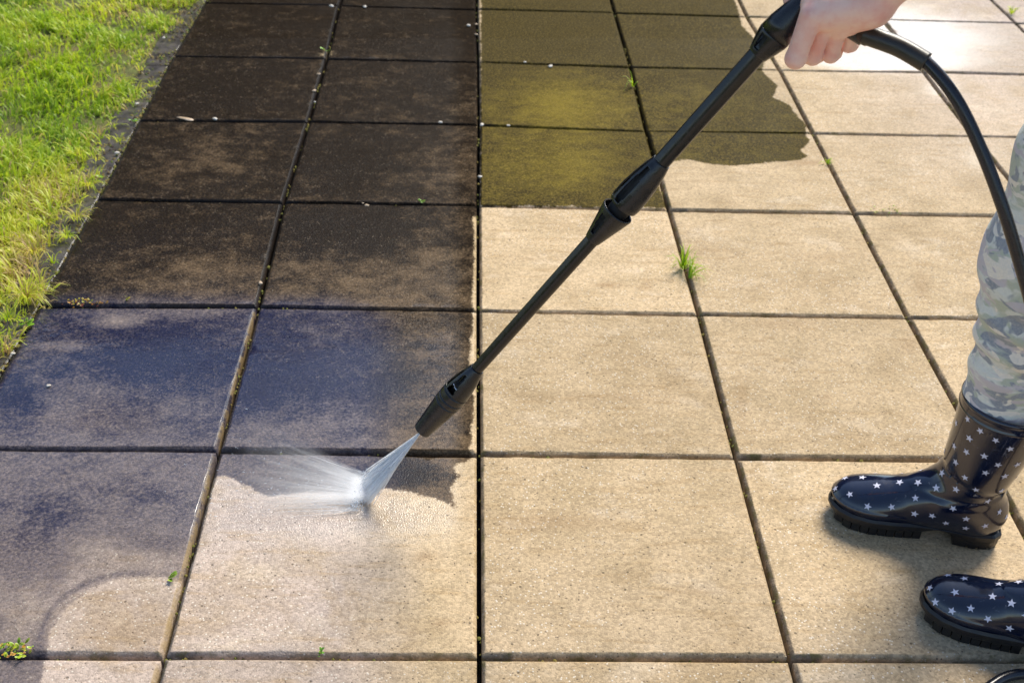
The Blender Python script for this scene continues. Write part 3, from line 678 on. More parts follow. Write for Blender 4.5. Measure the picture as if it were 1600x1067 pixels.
# nozzle
zn1 = Zl(746)
prof = [(0, .0), (0, .006), (.0005, .0125), (.002, .0150)]
def N_(t): return zn1*t
prof += [(N_(.18), .0172), (N_(.36), .0197), (N_(.47), .0212), (N_(.475), .0200), (N_(.49), .0200), (N_(.495), .0214), (N_(.535), .0217), (N_(.54), .0202), (N_(.555), .0202), (N_(.56), .0218), (N_(.62), .0216), (N_(.63), .0200), (N_(.64), .0212)]
prof += [(N_(.72), .0200), (N_(.82), .0175), (N_(.92), .0138), (N_(1.0), .0106)]
def nwin(z, a):
    t = z/zn1
    if .06 < t < .36 and abs(adiff(a, .55)) < .09: return True
    if .66 < t < .90 and (abs(adiff(a, 1.25)) < .38*(1-(t-.66)/.45) or abs(adiff(a, .40)) < .20): return True
    return False
nz = mesh('nozzle', *lathe(dens(prof, .0025), 80, nwin), M_BLACK, lance); solid(nz, .0022, .0004)
core = mesh('nozzle_core', *lathe([(.004, .0), (.004, .009), (N_(.7), .0105), (N_(.71), .0128), (N_(.75), .0128), (N_(.76), .0095), (zn1, .0095)], 32), M_CORE, nz)
ring = mesh('seal_ring', *lathe([(N_(.700), .0125), (N_(.703), .0140), (N_(.712), .0140), (N_(.715), .0125)], 40), M_METAL, nz)
# coupling: a flared cup on the lower tube and a long slotted collar on the upper one
zc0, zc1, zc2, zc3 = Zl(926), Zl(966), Zl(972), Zl(1034)
cupp = [(zc0, .0116), (zc0+(zc1-zc0)*.35, .0160), (zc0+(zc1-zc0)*.7, .0205), (zc1-.004, .0232), (zc1-.001, .0236), (zc1, .0226)]
def cwin(z, a):
    t = (z-zc0)/(zc1-zc0); return .22 < t < .80 and (abs(adiff(a, 1.20)) < .27*(1.15-abs(t-.5)) or abs(adiff(a, .45)) < .19)
cup = mesh('coupling_cup', *lathe(dens(cupp, .002), 80, cwin), M_BLACK, lance); solid(cup, .0022, .0004)
mesh('cup_core', *lathe([(zc0, .0095), (zc1-.012, .0135), (zc1-.002, .0150), (zc2+.004, .0150)], 32), M_CORE, cup)
L2 = zc3-zc2
colp = [(zc2+.002, .0190), (zc2+.003, .0212), (zc2+L2*.12, .0222), (zc2+L2*.35, .0218), (zc2+L2*.6, .0196), (zc2+L2*.85, .0160), (zc3, .0128)]
def kwin(z, a):
    t = (z-zc2)/L2; return .10 < t < .86 and (abs(adiff(a, 1.18)) < .25*(1.2-abs(t-.4)) or abs(adiff(a, .50)) < .15*(1.2-abs(t-.4)))
clr = mesh('coupling_collar', *lathe(dens(colp, .002), 90, kwin), M_BLACK, lance); solid(clr, .0022, .0004)
mesh('collar_core', *lathe([(zc2, .0150), (zc2+L2*.5, .0150), (zc3-.004, .0116)], 32), M_CORE, clr)
# barrel end with slots, then the smooth cone that runs into the fist
zh0, zh1, zh2 = Zl(1184), Zl(1211), Zl(1252)
hp = [(zh0, .0132), (zh0+(zh1-zh0)*.4, .0172), (zh0+(zh1-zh0)*.8, .0206), (zh1, .0214)]
def hwin(z, a):
    t = (z-zh0)/(zh1-zh0); return .22 < t < .86 and (abs(adiff(a, 1.20)) < .27 or abs(adiff(a, .50)) < .18)
hc = mesh('barrel_collar', *lathe(dens(hp, .002), 80, hwin), M_BLACK, lance); solid(hc, .0022, .0004)
mesh('barrel_core', *lathe([(zh0, .0110), (zh1, .0140)], 32), M_CORE, hc)
# grip: cone, then bent pistol grip hidden in the hand
def loc(P): return LM.inverted() @ Vector(P)
gp = [Vector((0, 0, zh1+.0006)), Vector((0, 0, zh1+(zh2-zh1)*.35)), Vector((0, 0, zh1+(zh2-zh1)*.75)), Vector((0, 0, zh2))]
gr_ = [.0212, .0202, .0168, .0138]
pp = catmull([gp[-1], loc(gy(1268, 8, YH)), loc(gy(1300, 26, YH-.005)), loc(gy(1335, 47, YH-.012)), loc(gy(1352, 58, YH-.02))], 6)
hd = mesh('grip', *tube([Vector(p) for p in gp[:-1]]+[Vector(p) for p in pp], gr_[:-1]+list(np.linspace(.0138, .0120, len(pp))), 40), M_BLACK, lance)

# ------------------------------------------------------------------ hose
H1 = [gy(1340,50,YH-.012), gy(1362,58,YH-.03), gy(1405,74,YH-.05), gy(1447,98,YH-.07), gy(1492,152,YH-.10), gy(1532,232,YH-.125), gy(1566,322,YH-.15), gy(1590,400,YH-.165), gy(1612,480,YH-.18), gy(1650,640,YH-.2),
      np.array([1.02,-.02,.15]), np.array([1.16,-.14,.02]), np.array([1.10,-.30,.0105]), np.array([.95,-.22,.0105])]
q = [gz(1700,1085,.01), gz(1640,1058,.01), gz(1592,1053,.01), gz(1556,1066,.01), gz(1525,1100,.01), gz(1520,1180,.01), gz(1580,1300,.01)]
q += [np.array([.95,-.42,.0105]), np.array([1.5,-.52,.0105]), np.array([2.6,-.3,.0105])]
hz = empty('hose', tuple(H1[0]))
def lv(P, o): return [Vector(p)-o.location for p in P]
c1 = catmull(H1+q, 12)
for p in c1:
    if p[2] < .0106: p[2] = .0106
mesh('hose_line', *tube(lv(c1, hz), .0077, 20), M_HOSE, hz)
c2 = catmull([H1[0], H1[1], H1[2], H1[3]], 14)
rs = [.0118+(.0010 if i in (10, 11, 12) else 0)-(.0005 if i < 8 else 0) for i in range(len(c2))]
mesh('hose_sleeve', *tube(lv(c2, hz), rs, 28), M_SLEEVE, hz)
tag(hz, 'black hose curving down from the hand past the trouser leg to the slabs', 'hose')

# ------------------------------------------------------------------ water
def mat_vol(name, kind, dens_):
    m = NT(name); m.n.remove(m.b); pv = m.node('ShaderNodeVolumePrincipled'); pv.inputs['Color'].default_value = (1, 1, 1, 1)
    pv.inputs['Anisotropy'].default_value = .3; m.L(pv.outputs[0], m.out.inputs['Volume'])
    sp = m.node('ShaderNodeSeparateXYZ'); m.L(m.obj(), sp.inputs[0]); x, y, z = sp.outputs
    if kind == 'jet':
        zz = m.math('MAXIMUM', z, .004); u = m.math('DIVIDE', x, m.math('ADD', m.math('MULTIPLY', zz, FANW), .0012)); v = m.math('DIVIDE', y, m.math('ADD', m.math('MULTIPLY', zz, .028), .0016))
        f = m.math('MULTIPLY', m.map(m.math('ABSOLUTE', u), 1.08, .45), m.map(m.math('ABSOLUTE', v), 1.0, .2))
        cv = m.node('ShaderNodeCombineXYZ'); m.L(m.math('MULTIPLY', u, 9), cv.inputs[0]); m.L(m.math('MULTIPLY', z, 9), cv.inputs[1]); m.L(m.math('MULTIPLY', v, .6), cv.inputs[2])
        st = m.map(m.noise(cv.outputs[0], 1.2, 4, .6), .36, .64, .08, 1.5)
        d = m.math('MULTIPLY', m.math('MULTIPLY', f, st), m.math('MULTIPLY', m.map(z, JL-.004, JL-.03), dens_))
    else:                                        # splash: x outward from the impact, y across, z up
        r = m.math('MAXIMUM', m.math('ADD', x, .05), .01)
        u = m.math('DIVIDE', y, r); cv = m.node('ShaderNodeCombineXYZ'); m.L(m.math('MULTIPLY', u, 16), cv.inputs[0]); m.L(m.math('MULTIPLY', x, 7), cv.inputs[1]); m.L(m.math('MULTIPLY', m.math('DIVIDE', z, r), 22), cv.inputs[2])
        st = m.math('ADD', m.map(m.noise(cv.outputs[0], 1.0, 5, .62), .38, .72, .15, 1.3), m.map(x, .03, 0, 0, 1.5))
        fall = m.math('POWER', 2.718, m.math('MULTIPLY', m.math('MAXIMUM', x, 0), -23))
        ed = m.math('MULTIPLY', m.map(m.math('ABSOLUTE', u), .62, .22), m.map(x, -.018, .002))
        hz_ = m.map(m.math('DIVIDE', z, m.math('ADD', m.math('MULTIPLY', r, .22), .004)), 1.0, .1)
        d = m.math('MULTIPLY', m.math('MULTIPLY', m.math('MULTIPLY', fall, ed), m.math('MULTIPLY', st, hz_)), dens_)
        d = m.math('MULTIPLY', d, m.map(x, .28, .16))
    m.L(d, pv.inputs['Density'])
    try: m.mat.cycles.volume_step_rate = .12; m.mat.cycles.homogeneous_volume = False
    except Exception: pass
    return m.mat
tip = Vector(G0)+AX*(sN+.001)
f0, f1 = Vector(gz(563, 744)), Vector(gz(573, 799)); fm = (f0+f1)/2
jd = (fm-tip); jl = jd.length; jd.normalize(); jx = (f1-f0); jx = (jx-jd*jx.dot(jd)).normalized(); jy = jd.cross(jx)
JL = jl
FANW = ((f1-f0).length/2)/jl*.84
wj = empty('water_jet', tuple(tip)); JM = Matrix.Identity(4)
for i in range(3): JM[i][0] = jx[i]; JM[i][1] = jy[i]; JM[i][2] = jd[i]; JM[i][3] = tip[i]
V = []; 
for z_, in ((0,), (jl+.012,)):
    a = z_*FANW*1.25+.0018; b = z_*.028+.0018
    V += [(-a, -b, z_), (a, -b, z_), (a, b, z_), (-a, b, z_)]
COL.objects.unlink(wj); bpy.data.objects.remove(wj)
wj = mesh('water_jet', V, [(0, 3, 2, 1), (4, 5, 6, 7), (0, 1, 5, 4), (1, 2, 6, 5), (2, 3, 7, 6), (3, 0, 4, 7)], mat_vol('spraying_water', 'jet', 240), smooth=False)
wj.matrix_world = JM
tag(wj, 'white fan of water shooting from the lance nozzle onto the slab', 'water jet')
sx = Vector(gz(400, 752))-fm; sx.z = 0; sx.normalize(); sy = Vector((0, 0, 1)).cross(sx)
SM = Matrix.Identity(4)
for i, (a, b) in enumerate(zip(sx, sy)): SM[i][0] = a; SM[i][1] = b; SM[i][2] = (0, 0, 1)[i]; SM[i][3] = (fm.x, fm.y, .0015)[i]
V = [(-.018, -.045, 0), (-.018, .045, 0), (-.018, .045, .022), (-.018, -.045, .022), (.28, -.20, 0), (.28, .20, 0), (.28, .20, .07), (.28, -.20, .07)]
ws = mesh('water_splash', V, [(0, 3, 2, 1), (4, 5, 6, 7), (0, 1, 5, 4), (1, 2, 6, 5), (2, 3, 7, 6), (3, 0, 4, 7)], mat_vol('splashing_water', 'splash', 360), smooth=False)
ws.matrix_world = SM; tag(ws, 'streaky white splash of water fanning left over the dirty slab', 'water splash', kind='stuff')
def mat_water():
    m = NT('water_drops'); return m.set(Base_Color=(.9, .95, 1.0), Roughness=.08, IOR=1.33, Transmission_Weight=.6)
dr = MB()
ico = [(0,0,1),(.894,0,.447),(.276,.851,.447),(-.724,.526,.447),(-.724,-.526,.447),(.276,-.851,.447),(.724,.526,-.447),(-.276,.851,-.447),(-.894,0,-.447),(-.276,-.851,-.447),(.724,-.526,-.447),(0,0,-1)]
icf = [(0,1,2),(0,2,3),(0,3,4),(0,4,5),(0,5,1),(1,6,2),(2,7,3),(3,8,4),(4,9,5),(5,10,1),(2,6,7),(3,7,8),(4,8,9),(5,9,10),(1,10,6),(11,7,6),(11,8,7),(11,9,8),(11,10,9),(11,6,10)]
for i in range(300):
    x = random.expovariate(9); u = random.gauss(0, .26); r = x+.04; s = random.uniform(.0003, .0007)
    if x > .32: continue
    z = abs(random.gauss(0, .06))*r+s; c = (x, u*r, z); k = random.uniform(1, 5.0)
    dr.add([(c[0]+v[0]*s*k, c[1]+v[1]*s+v[0]*s*k*u, c[2]+v[2]*s) for v in ico], icf)
def mat_foam(name, al):
    m = NT(name); m.set(Base_Color=(.93, .95, .97), Roughness=.35)
    tr = m.node('ShaderNodeBsdfTranslucent'); tr.inputs[0].default_value = (.93, .95, .97, 1); tp = m.node('ShaderNodeBsdfTransparent')
    a = m.node('ShaderNodeMixShader'); a.inputs[0].default_value = .5; m.L(m.b.outputs[0], a.inputs[1]); m.L(tr.outputs[0], a.inputs[2])
    b = m.node('ShaderNodeMixShader'); b.inputs[0].default_value = al; m.L(tp.outputs[0], b.inputs[1]); m.L(a.outputs[0], b.inputs[2]); m.L(b.outputs[0], m.out.inputs[0])
    return m.mat
M_FOAM = mat_foam('aerated_water', .8); M_MIST = mat_foam('fine_water_streaks', .28)
def strand(mb, a, b, r0, r1, sag=0.0):
    P = [a+(b-a)*(i/6)+Vector((random.gauss(0, 1), random.gauss(0, 1), random.gauss(0, 1)))*r0*.5 for i in range(7)]
    for i, p in enumerate(P): p.z += sag*(i/6)*(1-i/6)
    mb.add(*tube(P, [r0+(r1-r0)*i/6 for i in range(7)], 5))
sj = MB()
for i in range(520):
    u = random.uniform(-1, 1)*random.uniform(.75, 1.12); a_ = random.uniform(0, .45); b_ = random.uniform(a_+.25, 1.0); b_ = min(b_, .99)
    q = lambda t: Vector((u*FANW*jl*t, random.gauss(0, .004)*t, jl*t))
    strand(sj, q(a_), q(b_), .00018, random.uniform(.0003, .0007))
tag(sj.build('water_strands', M_FOAM, wj, smooth=True), kind='stuff')
ss = MB(); hw = (f1-f0).length/2
for i in range(210):
    y0_ = random.uniform(-hw, hw); L_ = min(.17, random.expovariate(20)+.02); sl_ = y0_/.05*.36+random.gauss(0, .05); st_ = random.uniform(0, L_*.5)
    zs = abs(random.gauss(0, .055)); a_ = Vector((st_-.004, y0_+sl_*st_, .001+zs*st_)); b_ = Vector((L_, y0_+sl_*L_, .001+zs*L_))
    strand(ss, a_, b_, random.uniform(.0003, .0006), .0001)
tag(ss.build('water_strands', M_MIST, ws, smooth=True), kind='stuff')
for i in range(700):
    s = random.uniform(.0003, .0010); y0_ = random.uniform(-hw, hw)*1.08; c = (random.gauss(.004, .006), y0_, abs(random.gauss(0, .006))+s)
    dr.add([(c[0]+v[0]*s, c[1]+v[1]*s, c[2]+v[2]*s) for v in ico], icf)
dd = dr.build('droplets', mat_water(), ws, smooth=True); tag(dd, kind='stuff')

# ------------------------------------------------------------------ person
def mat_skin():
    m = NT('skin'); p = m.obj(); n = m.noise(p, 35, 4, .6)
    c = m.mix(m.map(n, .35, .68), (.87, .57, .47), (.80, .40, .325))
    m.L(m.bump(m.noise(p, 420, 4, .7), .22, .0009), m.b.inputs['Normal'])
    return m.set(Base_Color=c, Roughness=.48, Subsurface_Weight=.10, Subsurface_Radius=(.012, .005, .003), Subsurface_Scale=1.0)
def mat_camo():
    m = NT('camouflage_cloth'); p = m.obj()
    sc = m.node('ShaderNodeVectorMath', operation='MULTIPLY'); m.L(p, sc.inputs[0]); sc.inputs[1].default_value = (1, 1, 1.7); q = sc.outputs[0]
    def off(v):
        a = m.node('ShaderNodeVectorMath', operation='ADD'); m.L(q, a.inputs[0]); a.inputs[1].default_value = v; return a.outputs[0]
    c = (.72, .74, .70)
    c = m.mix(m.map(m.noise(off((3, 1, 7)), 17, 3, .5, .6), .47, .55), c, (.47, .52, .42))
    c = m.mix(m.map(m.noise(off((9, 5, 2)), 19, 3, .5, .8), .50, .55), c, (.25, .28, .34))
    c = m.mix(m.map(m.noise(off((1, 8, 4)), 18, 3, .5, .8), .53, .58), c, (.58, .53, .58))
    c = m.mix(m.map(m.noise(off((6, 2, 9)), 20, 2, .5, 1.2), .58, .61), c, (.86, .80, .72))
    n = m.noise(p, 260, 4, .7); c = m.mix(m.map(n, .3, .7, 0, .35), c, (.55, .56, .55))
    w = m.node('ShaderNodeTexWave'); m.L(p, w.inputs[0]); w.inputs['Scale'].default_value = 900; w.inputs['Distortion'].default_value = 1
    b = m.bump(w.outputs['Fac'], .2, .0005); b = m.bump(m.noise(p, 45, 4, .6, .6), .6, .008, b); m.L(b, m.b.inputs['Normal'])
    return m.set(Base_Color=c, Roughness=.85, Sheen_Weight=.2)
def mat_boot():
    m = NT('glossy_dark_rubber'); p = m.obj(); n = m.noise(p, 60, 5, .6); n2 = m.noise(p, 14, 4, .6)
    c = m.mix(m.map(n2, .55, .75, 0, .5), (.003, .0065, .024), (.012, .012, .014))
    c = m.mix(m.map(m.noise(p, 30, 6, .7, 1.5), .64, .70, 0, .22), c, (.30, .30, .32))
    c = m.mix(m.map(m.noise(p, 22, 6, .75, 2.5), .60, .68, 0, .5), c, (.045, .036, .020))
    m.L(m.bump(m.noise(p, 18, 3), .12, .006), m.b.inputs['Normal'])
    return m.set(Base_Color=c, Roughness=m.map(n, .3, .7, .10, .24), IOR=1.55, Coat_Weight=.5, Coat_Roughness=.05)
M_SKIN = mat_skin(); M_CAMO = mat_camo(); M_BOOT = mat_boot()
M_SOLE = mat_simple('black_sole_rubber', (.008, .008, .011), .42, (.016, .014, .012), 60, .3, 300, .001)
M_STAR = mat_simple('printed_white_star', (.62, .62, .74), .30)
M_JACK = mat_simple('dark_jacket', (.03, .04, .07), .8, (.04, .05, .09), 30, .4, 200, .002)
M_HAIR = mat_simple('brown_hair', (.06, .035, .02), .55, (.12, .07, .035), 40, .6, 120, .003)
person = empty('person', (.93, .12, 0))
tag(person, 'person in camouflage trousers and starry rubber boots, holding the lance in the left hand', 'person')

def sole_w(x):                                # half widths (outer, inner) of the sole along the boot
    xs = [0, .012, .04, .08, .12, .17, .205, .235, .257, .268, .2725]
    w = [.016, .030, .0355, .033, .034, .043, .0465, .042, .030, .017, .004]
    return float(np.interp(x, xs, w))
def outline(off=0.0, n=48):
    P = []; xs = [.2725/2*(1-math.cos(math.pi*i/(n-1))) for i in range(n)]
    for x in xs: P.append((x, sole_w(x)+off*.8))
    for x in xs[::-1]: P.append((x, -sole_w(x)-off*.8))
    return P
def make_boot(heel, toe, label, seed):
    d = Vector(toe)-Vector(heel); ang = math.atan2(d.y, d.x)
    h = .0026; lo = (-.043, -.092, .018); hi = (.29, .092, .31); P = grid(lo, hi, h)
    f = ellip(P, (.212, 0, .041), (.058, .045, .030))
    f = smin(f, rcone(P, (.20, 0, .040), (.108, 0, .070), .031, .046), .022)
    f = smin(f, rcone(P, (.045, 0, .046), (.19, 0, .041), .037, .033), .02)
    f = smin(f, ellip(P, (.046, 0, .06), (.050, .038, .045)), .02)
    f = smin(f, rcone(P, (.068, 0, .09), (.046, 0, .30), .048, .074), .030)
    f = f + .0016*vnoise(P, 55, seed) * (P[..., 2] > .09)
    crease = .0022*np.exp(-((P[..., 2]-.128-.25*(P[..., 0]-.06))/.006)**2) + .0018*np.exp(-((P[..., 2]-.108+.2*(P[..., 0]-.06))/.005)**2)
    f = f + crease*(P[..., 0] > .02)
    # moulded seam running round the foot
    f = f - .0016*np.exp(-((P[..., 2]-.043)/.0028)**2)*(P[..., 0] > .13)
    f = np.maximum(f, .026-P[..., 2]); f = np.maximum(f, P[..., 2]-.278)
    cav = rcone(P, (.068, 0, .10), (.046, 0, .30), .043, .0695); cav = np.maximum(cav, .10-P[..., 2])
    f = np.maximum(f, -cav)
    V, Q = surfnet(f, lo, h)
    # printed stars, laid on the surface
    tri = BVHTree.FromPolygons([tuple(v) for v in V], [tuple(q) for q in Q])
    R = random.Random(seed+5); pts = []; VV = list(map(tuple, V)); FF = [tuple(q) for q in Q]; mi = [0]*len(FF)
    cand = [V[i] for i in R.sample(range(len(V)), min(6000, len(V)))]
    for p in cand:
        if p[2] < .048 or p[2] > .260: continue
        l, nrm, idx, dist = tri.find_nearest(Vector(p))
        ax = Vector((.06-.09*(p[2]-.09), 0, p[2]))
        if p[2] > .1 and nrm.dot(Vector(p)-ax) < 0: continue
        if any((Vector(p)-b).length < .0245 for b in pts): continue
        pts.append(Vector(p)); t1_ = nrm.cross(Vector((0, 0, 1)));
        if t1_.length < .1: t1_ = nrm.cross(Vector((1, 0, 0)))
        t1_.normalize(); t2_ = nrm.cross(t1_); a0 = R.uniform(0, 6.28); s = R.uniform(.0060, .0070); ring_ = []
        for k in range(10):
            a = a0+math.pi*k/5; rr = s if k % 2 == 0 else s*.42
            q_ = Vector(p)+(t1_*math.cos(a)+t2_*math.sin(a))*rr; l2, n2, _, _ = tri.find_nearest(q_); ring_.append(l2+n2*.0005)
        l2, n2, _, _ = tri.find_nearest(Vector(p)); b = len(VV); VV.append(tuple(l2+n2*.0007)); VV += [tuple(v) for v in ring_]
        for k in range(10): FF.append((b, b+1+k, b+1+(k+1) % 10)); mi.append(1)
    bt = mesh('boot', VV, FF, None, person, True, mats=[M_BOOT, M_STAR], midx=mi)
    bt.location = Vector((heel[0], heel[1], 0))-person.location; bt.rotation_euler = (0, 0, ang); bt['label'] = label
    # rolled rim
    rim = []; 
    n = 64; pr_ = [(.0675, .244), (.0700, .2455), (.0705, .248), (.0690, .2495), (.0690, .258), (.0712, .260), (.0720, .263), (.0708, .2665), (.0680, .2675), (.0655, .266), (.0645, .262), (.0640, .25)]
    V = []; F = []
    for k in range(n):
        a = 2*math.pi*k/n
        for (r_, z_) in [(a_+.0036, b_+.0155) for a_, b_ in pr_]:
            cx = .046+.022*(.30-z_)/.21; rz = r_ - (.262-z_)*.11*0; V.append((cx+(rz-.003)*math.cos(a), (rz-.003)*math.sin(a), z_))
    m_ = len(pr_)
    for k in range(n):
        for j in range(m_-1): F.append((k*m_+j, ((k+1) % n)*m_+j, ((k+1) % n)*m_+j+1, k*m_+j+1))
    mesh('rim', V, F, M_BOOT, bt)
    # sole: welt, tread lugs and heel block
    so_ = MB(); O = outline(.001); N = len(O)
    def arch(x): return .016+.010*math.exp(-((x-.095)/.022)**2)*1.0 if x < .25 else .016+.012*(x-.25)/.02*.3
    lay = [(.0, lambda x: arch(x)), (.0015, lambda x: arch(x)+.003), (.0015, lambda x: .0275), (-.002, lambda x: .032)]
    V = []; F = []
    for off, zf in lay:
        for (x, y) in outline(.001+off): V.append((x+(off if x > .2 else -off)*.8, y, zf(x)))
    for i in range(len(lay)-1):
        for k in range(N): F.append((i*N+k, i*N+(k+1) % N, (i+1)*N+(k+1) % N, (i+1)*N+k))
    n2 = N//2
    for k in range(n2-1): F.append((k, k+1, N-2-k, N-1-k)[::-1])
    so_.add(V, F)
    def slab(x0, x1, z0, z1, ins=0.0, seg=4):
        V = []; F = []
        for i in range(seg+1):
            x = x0+(x1-x0)*i/seg; w = sole_w(x)+.0006-ins
            for (y_, z_) in ((-w+.001, z0), (w-.001, z0), (w, z1), (-w, z1)): V.append((x, y_, z_))
        for i in range(seg):
            for k in range(4): F.append((i*4+k, i*4+(k+1) % 4, (i+1)*4+(k+1) % 4, (i+1)*4+k))
        F.append((3, 2, 1, 0)); F.append(tuple(seg*4+k for k in range(4))); so_.add(V, F)
    slab(.0005, .072, .006, .0290, 0, 10)
    for x0, x1 in ((.001, .013), (.017, .030), (.034, .046), (.050, .071)): slab(x0, x1, 0, .007, .0015)
    x = .122
    while x < .262: slab(x, min(x+.0126, .271), 0 if x < .245 else .004, .018, .001); x += .0140
    sob = so_.build('sole', M_SOLE, bt, smooth=False)
    bv = sob.modifiers.new('edge', 'BEVEL'); bv.width = .001; bv.segments = 2; bv.limit_method = 'ANGLE'
    return bt
B1H, B1T = (.845, .247), (.581, .318)
B2H, B2T = (.918, -.012), (.672, .098)
make_boot(B1H, B1T, 'dark boot with white stars, standing farther back', 3)
make_boot(B2H, B2T, 'dark boot with white stars, nearer the camera and cut by the right edge', 8)

# trousers
def boot_pt(H, T, x, z):
    d = np.array(T)-np.array(H); d = d/np.linalg.norm(d); return np.array([H[0]+d[0]*x, H[1]+d[1]*x, z])
h = .006; lo = (.60, -.20, .12); hi = (1.16, .46, 1.03); P = grid(lo, hi, h)
a1 = boot_pt(B1H, B1T, .058, .16); c1_ = boot_pt(B1H, B1T, .060, .30); k1 = gy(1612, 400, .232)+np.array([.010, 0, .0]); k1b = gy(1690, 245, .215); w1 = np.array([.93, .185, .84])
a2 = boot_pt(B2H, B2T, .058, .16); k2 = boot_pt(B2H, B2T, .075, .47); w2 = np.array([.955, .055, .84])
f = rcone(P, a1, c1_, .040, .055); f = smin(f, rcone(P, c1_, k1, .057, .069), .02); f = smin(f, rcone(P, k1, k1b, .069, .074), .03); f = smin(f, rcone(P, k1b, w1, .074, .092), .03)
g_ = smin(rcone(P, a2, k2, .042, .066), rcone(P, k2, w2, .066, .092), .03); f = smin(f, g_, .015)
f = smin(f, ellip(P, (.95, .12, .90), (.115, .165, .13)), .04)
# folds: tilted rings that bunch above the boot and behind the knee
zt = P[..., 2]+.35*(P[..., 0]-.80)+.012*vnoise(P, 30, 4)
f = f + .0065*np.sin(zt*115+2.2*vnoise(P, 11, 2))*np.exp(-((P[..., 2]-.38)/.13)**2)*np.clip(.6+.6*vnoise(P, 16, 6), 0, 1.2) + .003*vnoise(P, 35, 8)
f = np.maximum(f, P[..., 2]-.985)
V, Q = surfnet(f, lo, h); V = V-np.array(person.location)
tr = mesh('trousers', V, Q, M_CAMO, person); tr['label'] = 'pale camouflage trousers tucked into the boots'
sm = tr.modifiers.new('smooth', 'SMOOTH'); sm.iterations = 3; sb_ = tr.modifiers.new('sub', 'SUBSURF'); sb_.levels = 1; sb_.render_levels = 1

# arm and hand, gripping the bent end of the lance
def h_(x, y, dy): return gy(x, y, YH+dy)
WR = h_(1410, -42, -.045); EL = gy(1800, -330, .08); SH = np.array([.93, -.06, 1.30])
lo = (.26, .10, .78); hi = (.52, .33, 1.01); hh_ = .0016; P = grid(lo, hi, hh_)
WRp = h_(1400, -14, -.035)
pal = rcone(P, h_(1290, 18, -.030), h_(1362, 6, -.036), .0235, .0215)
pal = smin(pal, rcone(P, h_(1282, 6, -.018), h_(1372, -26, -.02), .023, .021), .012)
pal = smin(pal, rcone(P, h_(1316, 38, -.022), h_(1362, 14, -.036), .0165, .0200), .014)
pal = smin(pal, rcone(P, h_(1362, 2, -.036), WR, .0225, .0235), .02)
fore = rcone(P, WR, EL, .0235, .038); hand = smin(pal, fore, .02)
fing = [ # MCP, PIP, DIP, tip, radii
 ((1268, 24, -.036), (1243, 92, -.034), (1250, 88, .012), (1262, 62, .026), (.0140, .0122, .0112, .0098)),
 ((1289, 30, -.026), (1270, 88, -.010), (1276, 86, .018), (1286, 64, .028), (.0132, .0108, .0104, .0095)),
 ((1312, 34, -.022), (1298, 85, -.004), (1303, 82, .020), (1310, 62, .026), (.0125, .0104, .0100, .0090)),
 ((1334, 38, -.018), (1326, 70, .004), (1330, 70, .020), (1334, 58, .026), (.0110, .0092, .0088, .0080))]
fs = None
for A_, B_, C_, D_, r in fing:
    A_, B_, C_, D_ = h_(*A_), h_(*B_), h_(*C_), h_(*D_)
    q_ = smin(rcone(P, A_, B_, r[0], r[1]), rcone(P, B_, C_, r[1], r[2]), .004); q_ = smin(q_, rcone(P, C_, D_, r[2], r[3]), .004)
    q_ = q_ - .0012*np.exp(-np.sum((P-B_)**2, -1)/(.009**2))
    fs = q_ if fs is None else smin(fs, q_, .0010)
th = smin(rcone(P, h_(1365, -18, -.012), h_(1300, -22, .004), .0190, .0150), rcone(P, h_(1300, -22, .004), h_(1262, -8, .012), .0140, .0122), .006)
th = smin(th, rcone(P, h_(1262, -8, .012), h_(1236, 0, .014), .0120, .0098), .004)
hand = smin(hand, fs, .0065); hand = smin(hand, th, .008)
hand = hand + .0016*np.exp(-np.sum((P-h_(1257, 62, -.040))**2, -1)/(.0045**2)) # dimple
V1, Q1 = surfnet(np.maximum(hand, P[..., 0]-.505), lo, hh_)
# head, neck and far arm complete the body
HD = np.array([.885, .125, 1.50])
lo2 = (.45, -.20, .70); hi2 = (1.15, .42, 1.66); P2 = grid(lo2, hi2, .008)
f2 = ellip(P2, HD, (.092, .074, .112)); f2 = smin(f2, ellip(P2, HD+[-.030, 0, -.055], (.055, .052, .052)), .03)
f2 = smin(f2, rcone(P2, HD+[-.088, 0, .005], HD+[-.104, 0, -.022], .008, .012), .012)   # nose
for s_ in (-1, 1):
    f2 = smin(f2, ellip(P2, HD+[.005, .074*s_, -.005], (.018, .008, .030)), .006)          # ears
    f2 = f2 + .005*np.exp(-np.sum((P2-(HD+[-.086, .030*s_, .008]))**2, -1)/.012**2)        # eye hollows
f2 = smin(f2, ellip(P2, HD+[-.082, 0, -.058], (.014, .024, .007)), .008)                   # mouth
f2 = smin(f2, rcone(P2, HD+[.01, 0, -.06], [.94, .12, 1.33], .050, .055), .03)
f2 = smin(f2, rcone(P2, [.94, .12, 1.33], [.95, .12, 1.05], .09, .10), .05)
far = rcone(P2, [.94, .29, 1.29], [.97, .33, 1.04], .045, .038); far = smin(far, rcone(P2, [.97, .33, 1.04], [.84, .32, .84], .036, .025), .015)
far = smin(far, rcone(P2, [.84, .32, .84], [.80, .315, .78], .026, .024), .015); f2 = smin(f2, far, .02)
f2 = smin(f2, rcone(P2, SH, EL, .046, .038), .02); f2 = smin(f2, rcone(P2, EL, WR+(EL-WR)*.1, .038, .0245), .015)
f2 = smin(f2, rcone(P2, [.94, .12, 1.25], SH, .07, .045), .03); f2 = smin(f2, rcone(P2, [.94, .12, 1.25], [.94, .29, 1.29], .07, .045), .03)
V2, Q2 = surfnet(np.maximum(f2, .495-P2[..., 0]), lo2, .008)
VB = np.r_[V1, V2]; QB = np.r_[Q1, Q2+len(V1)]
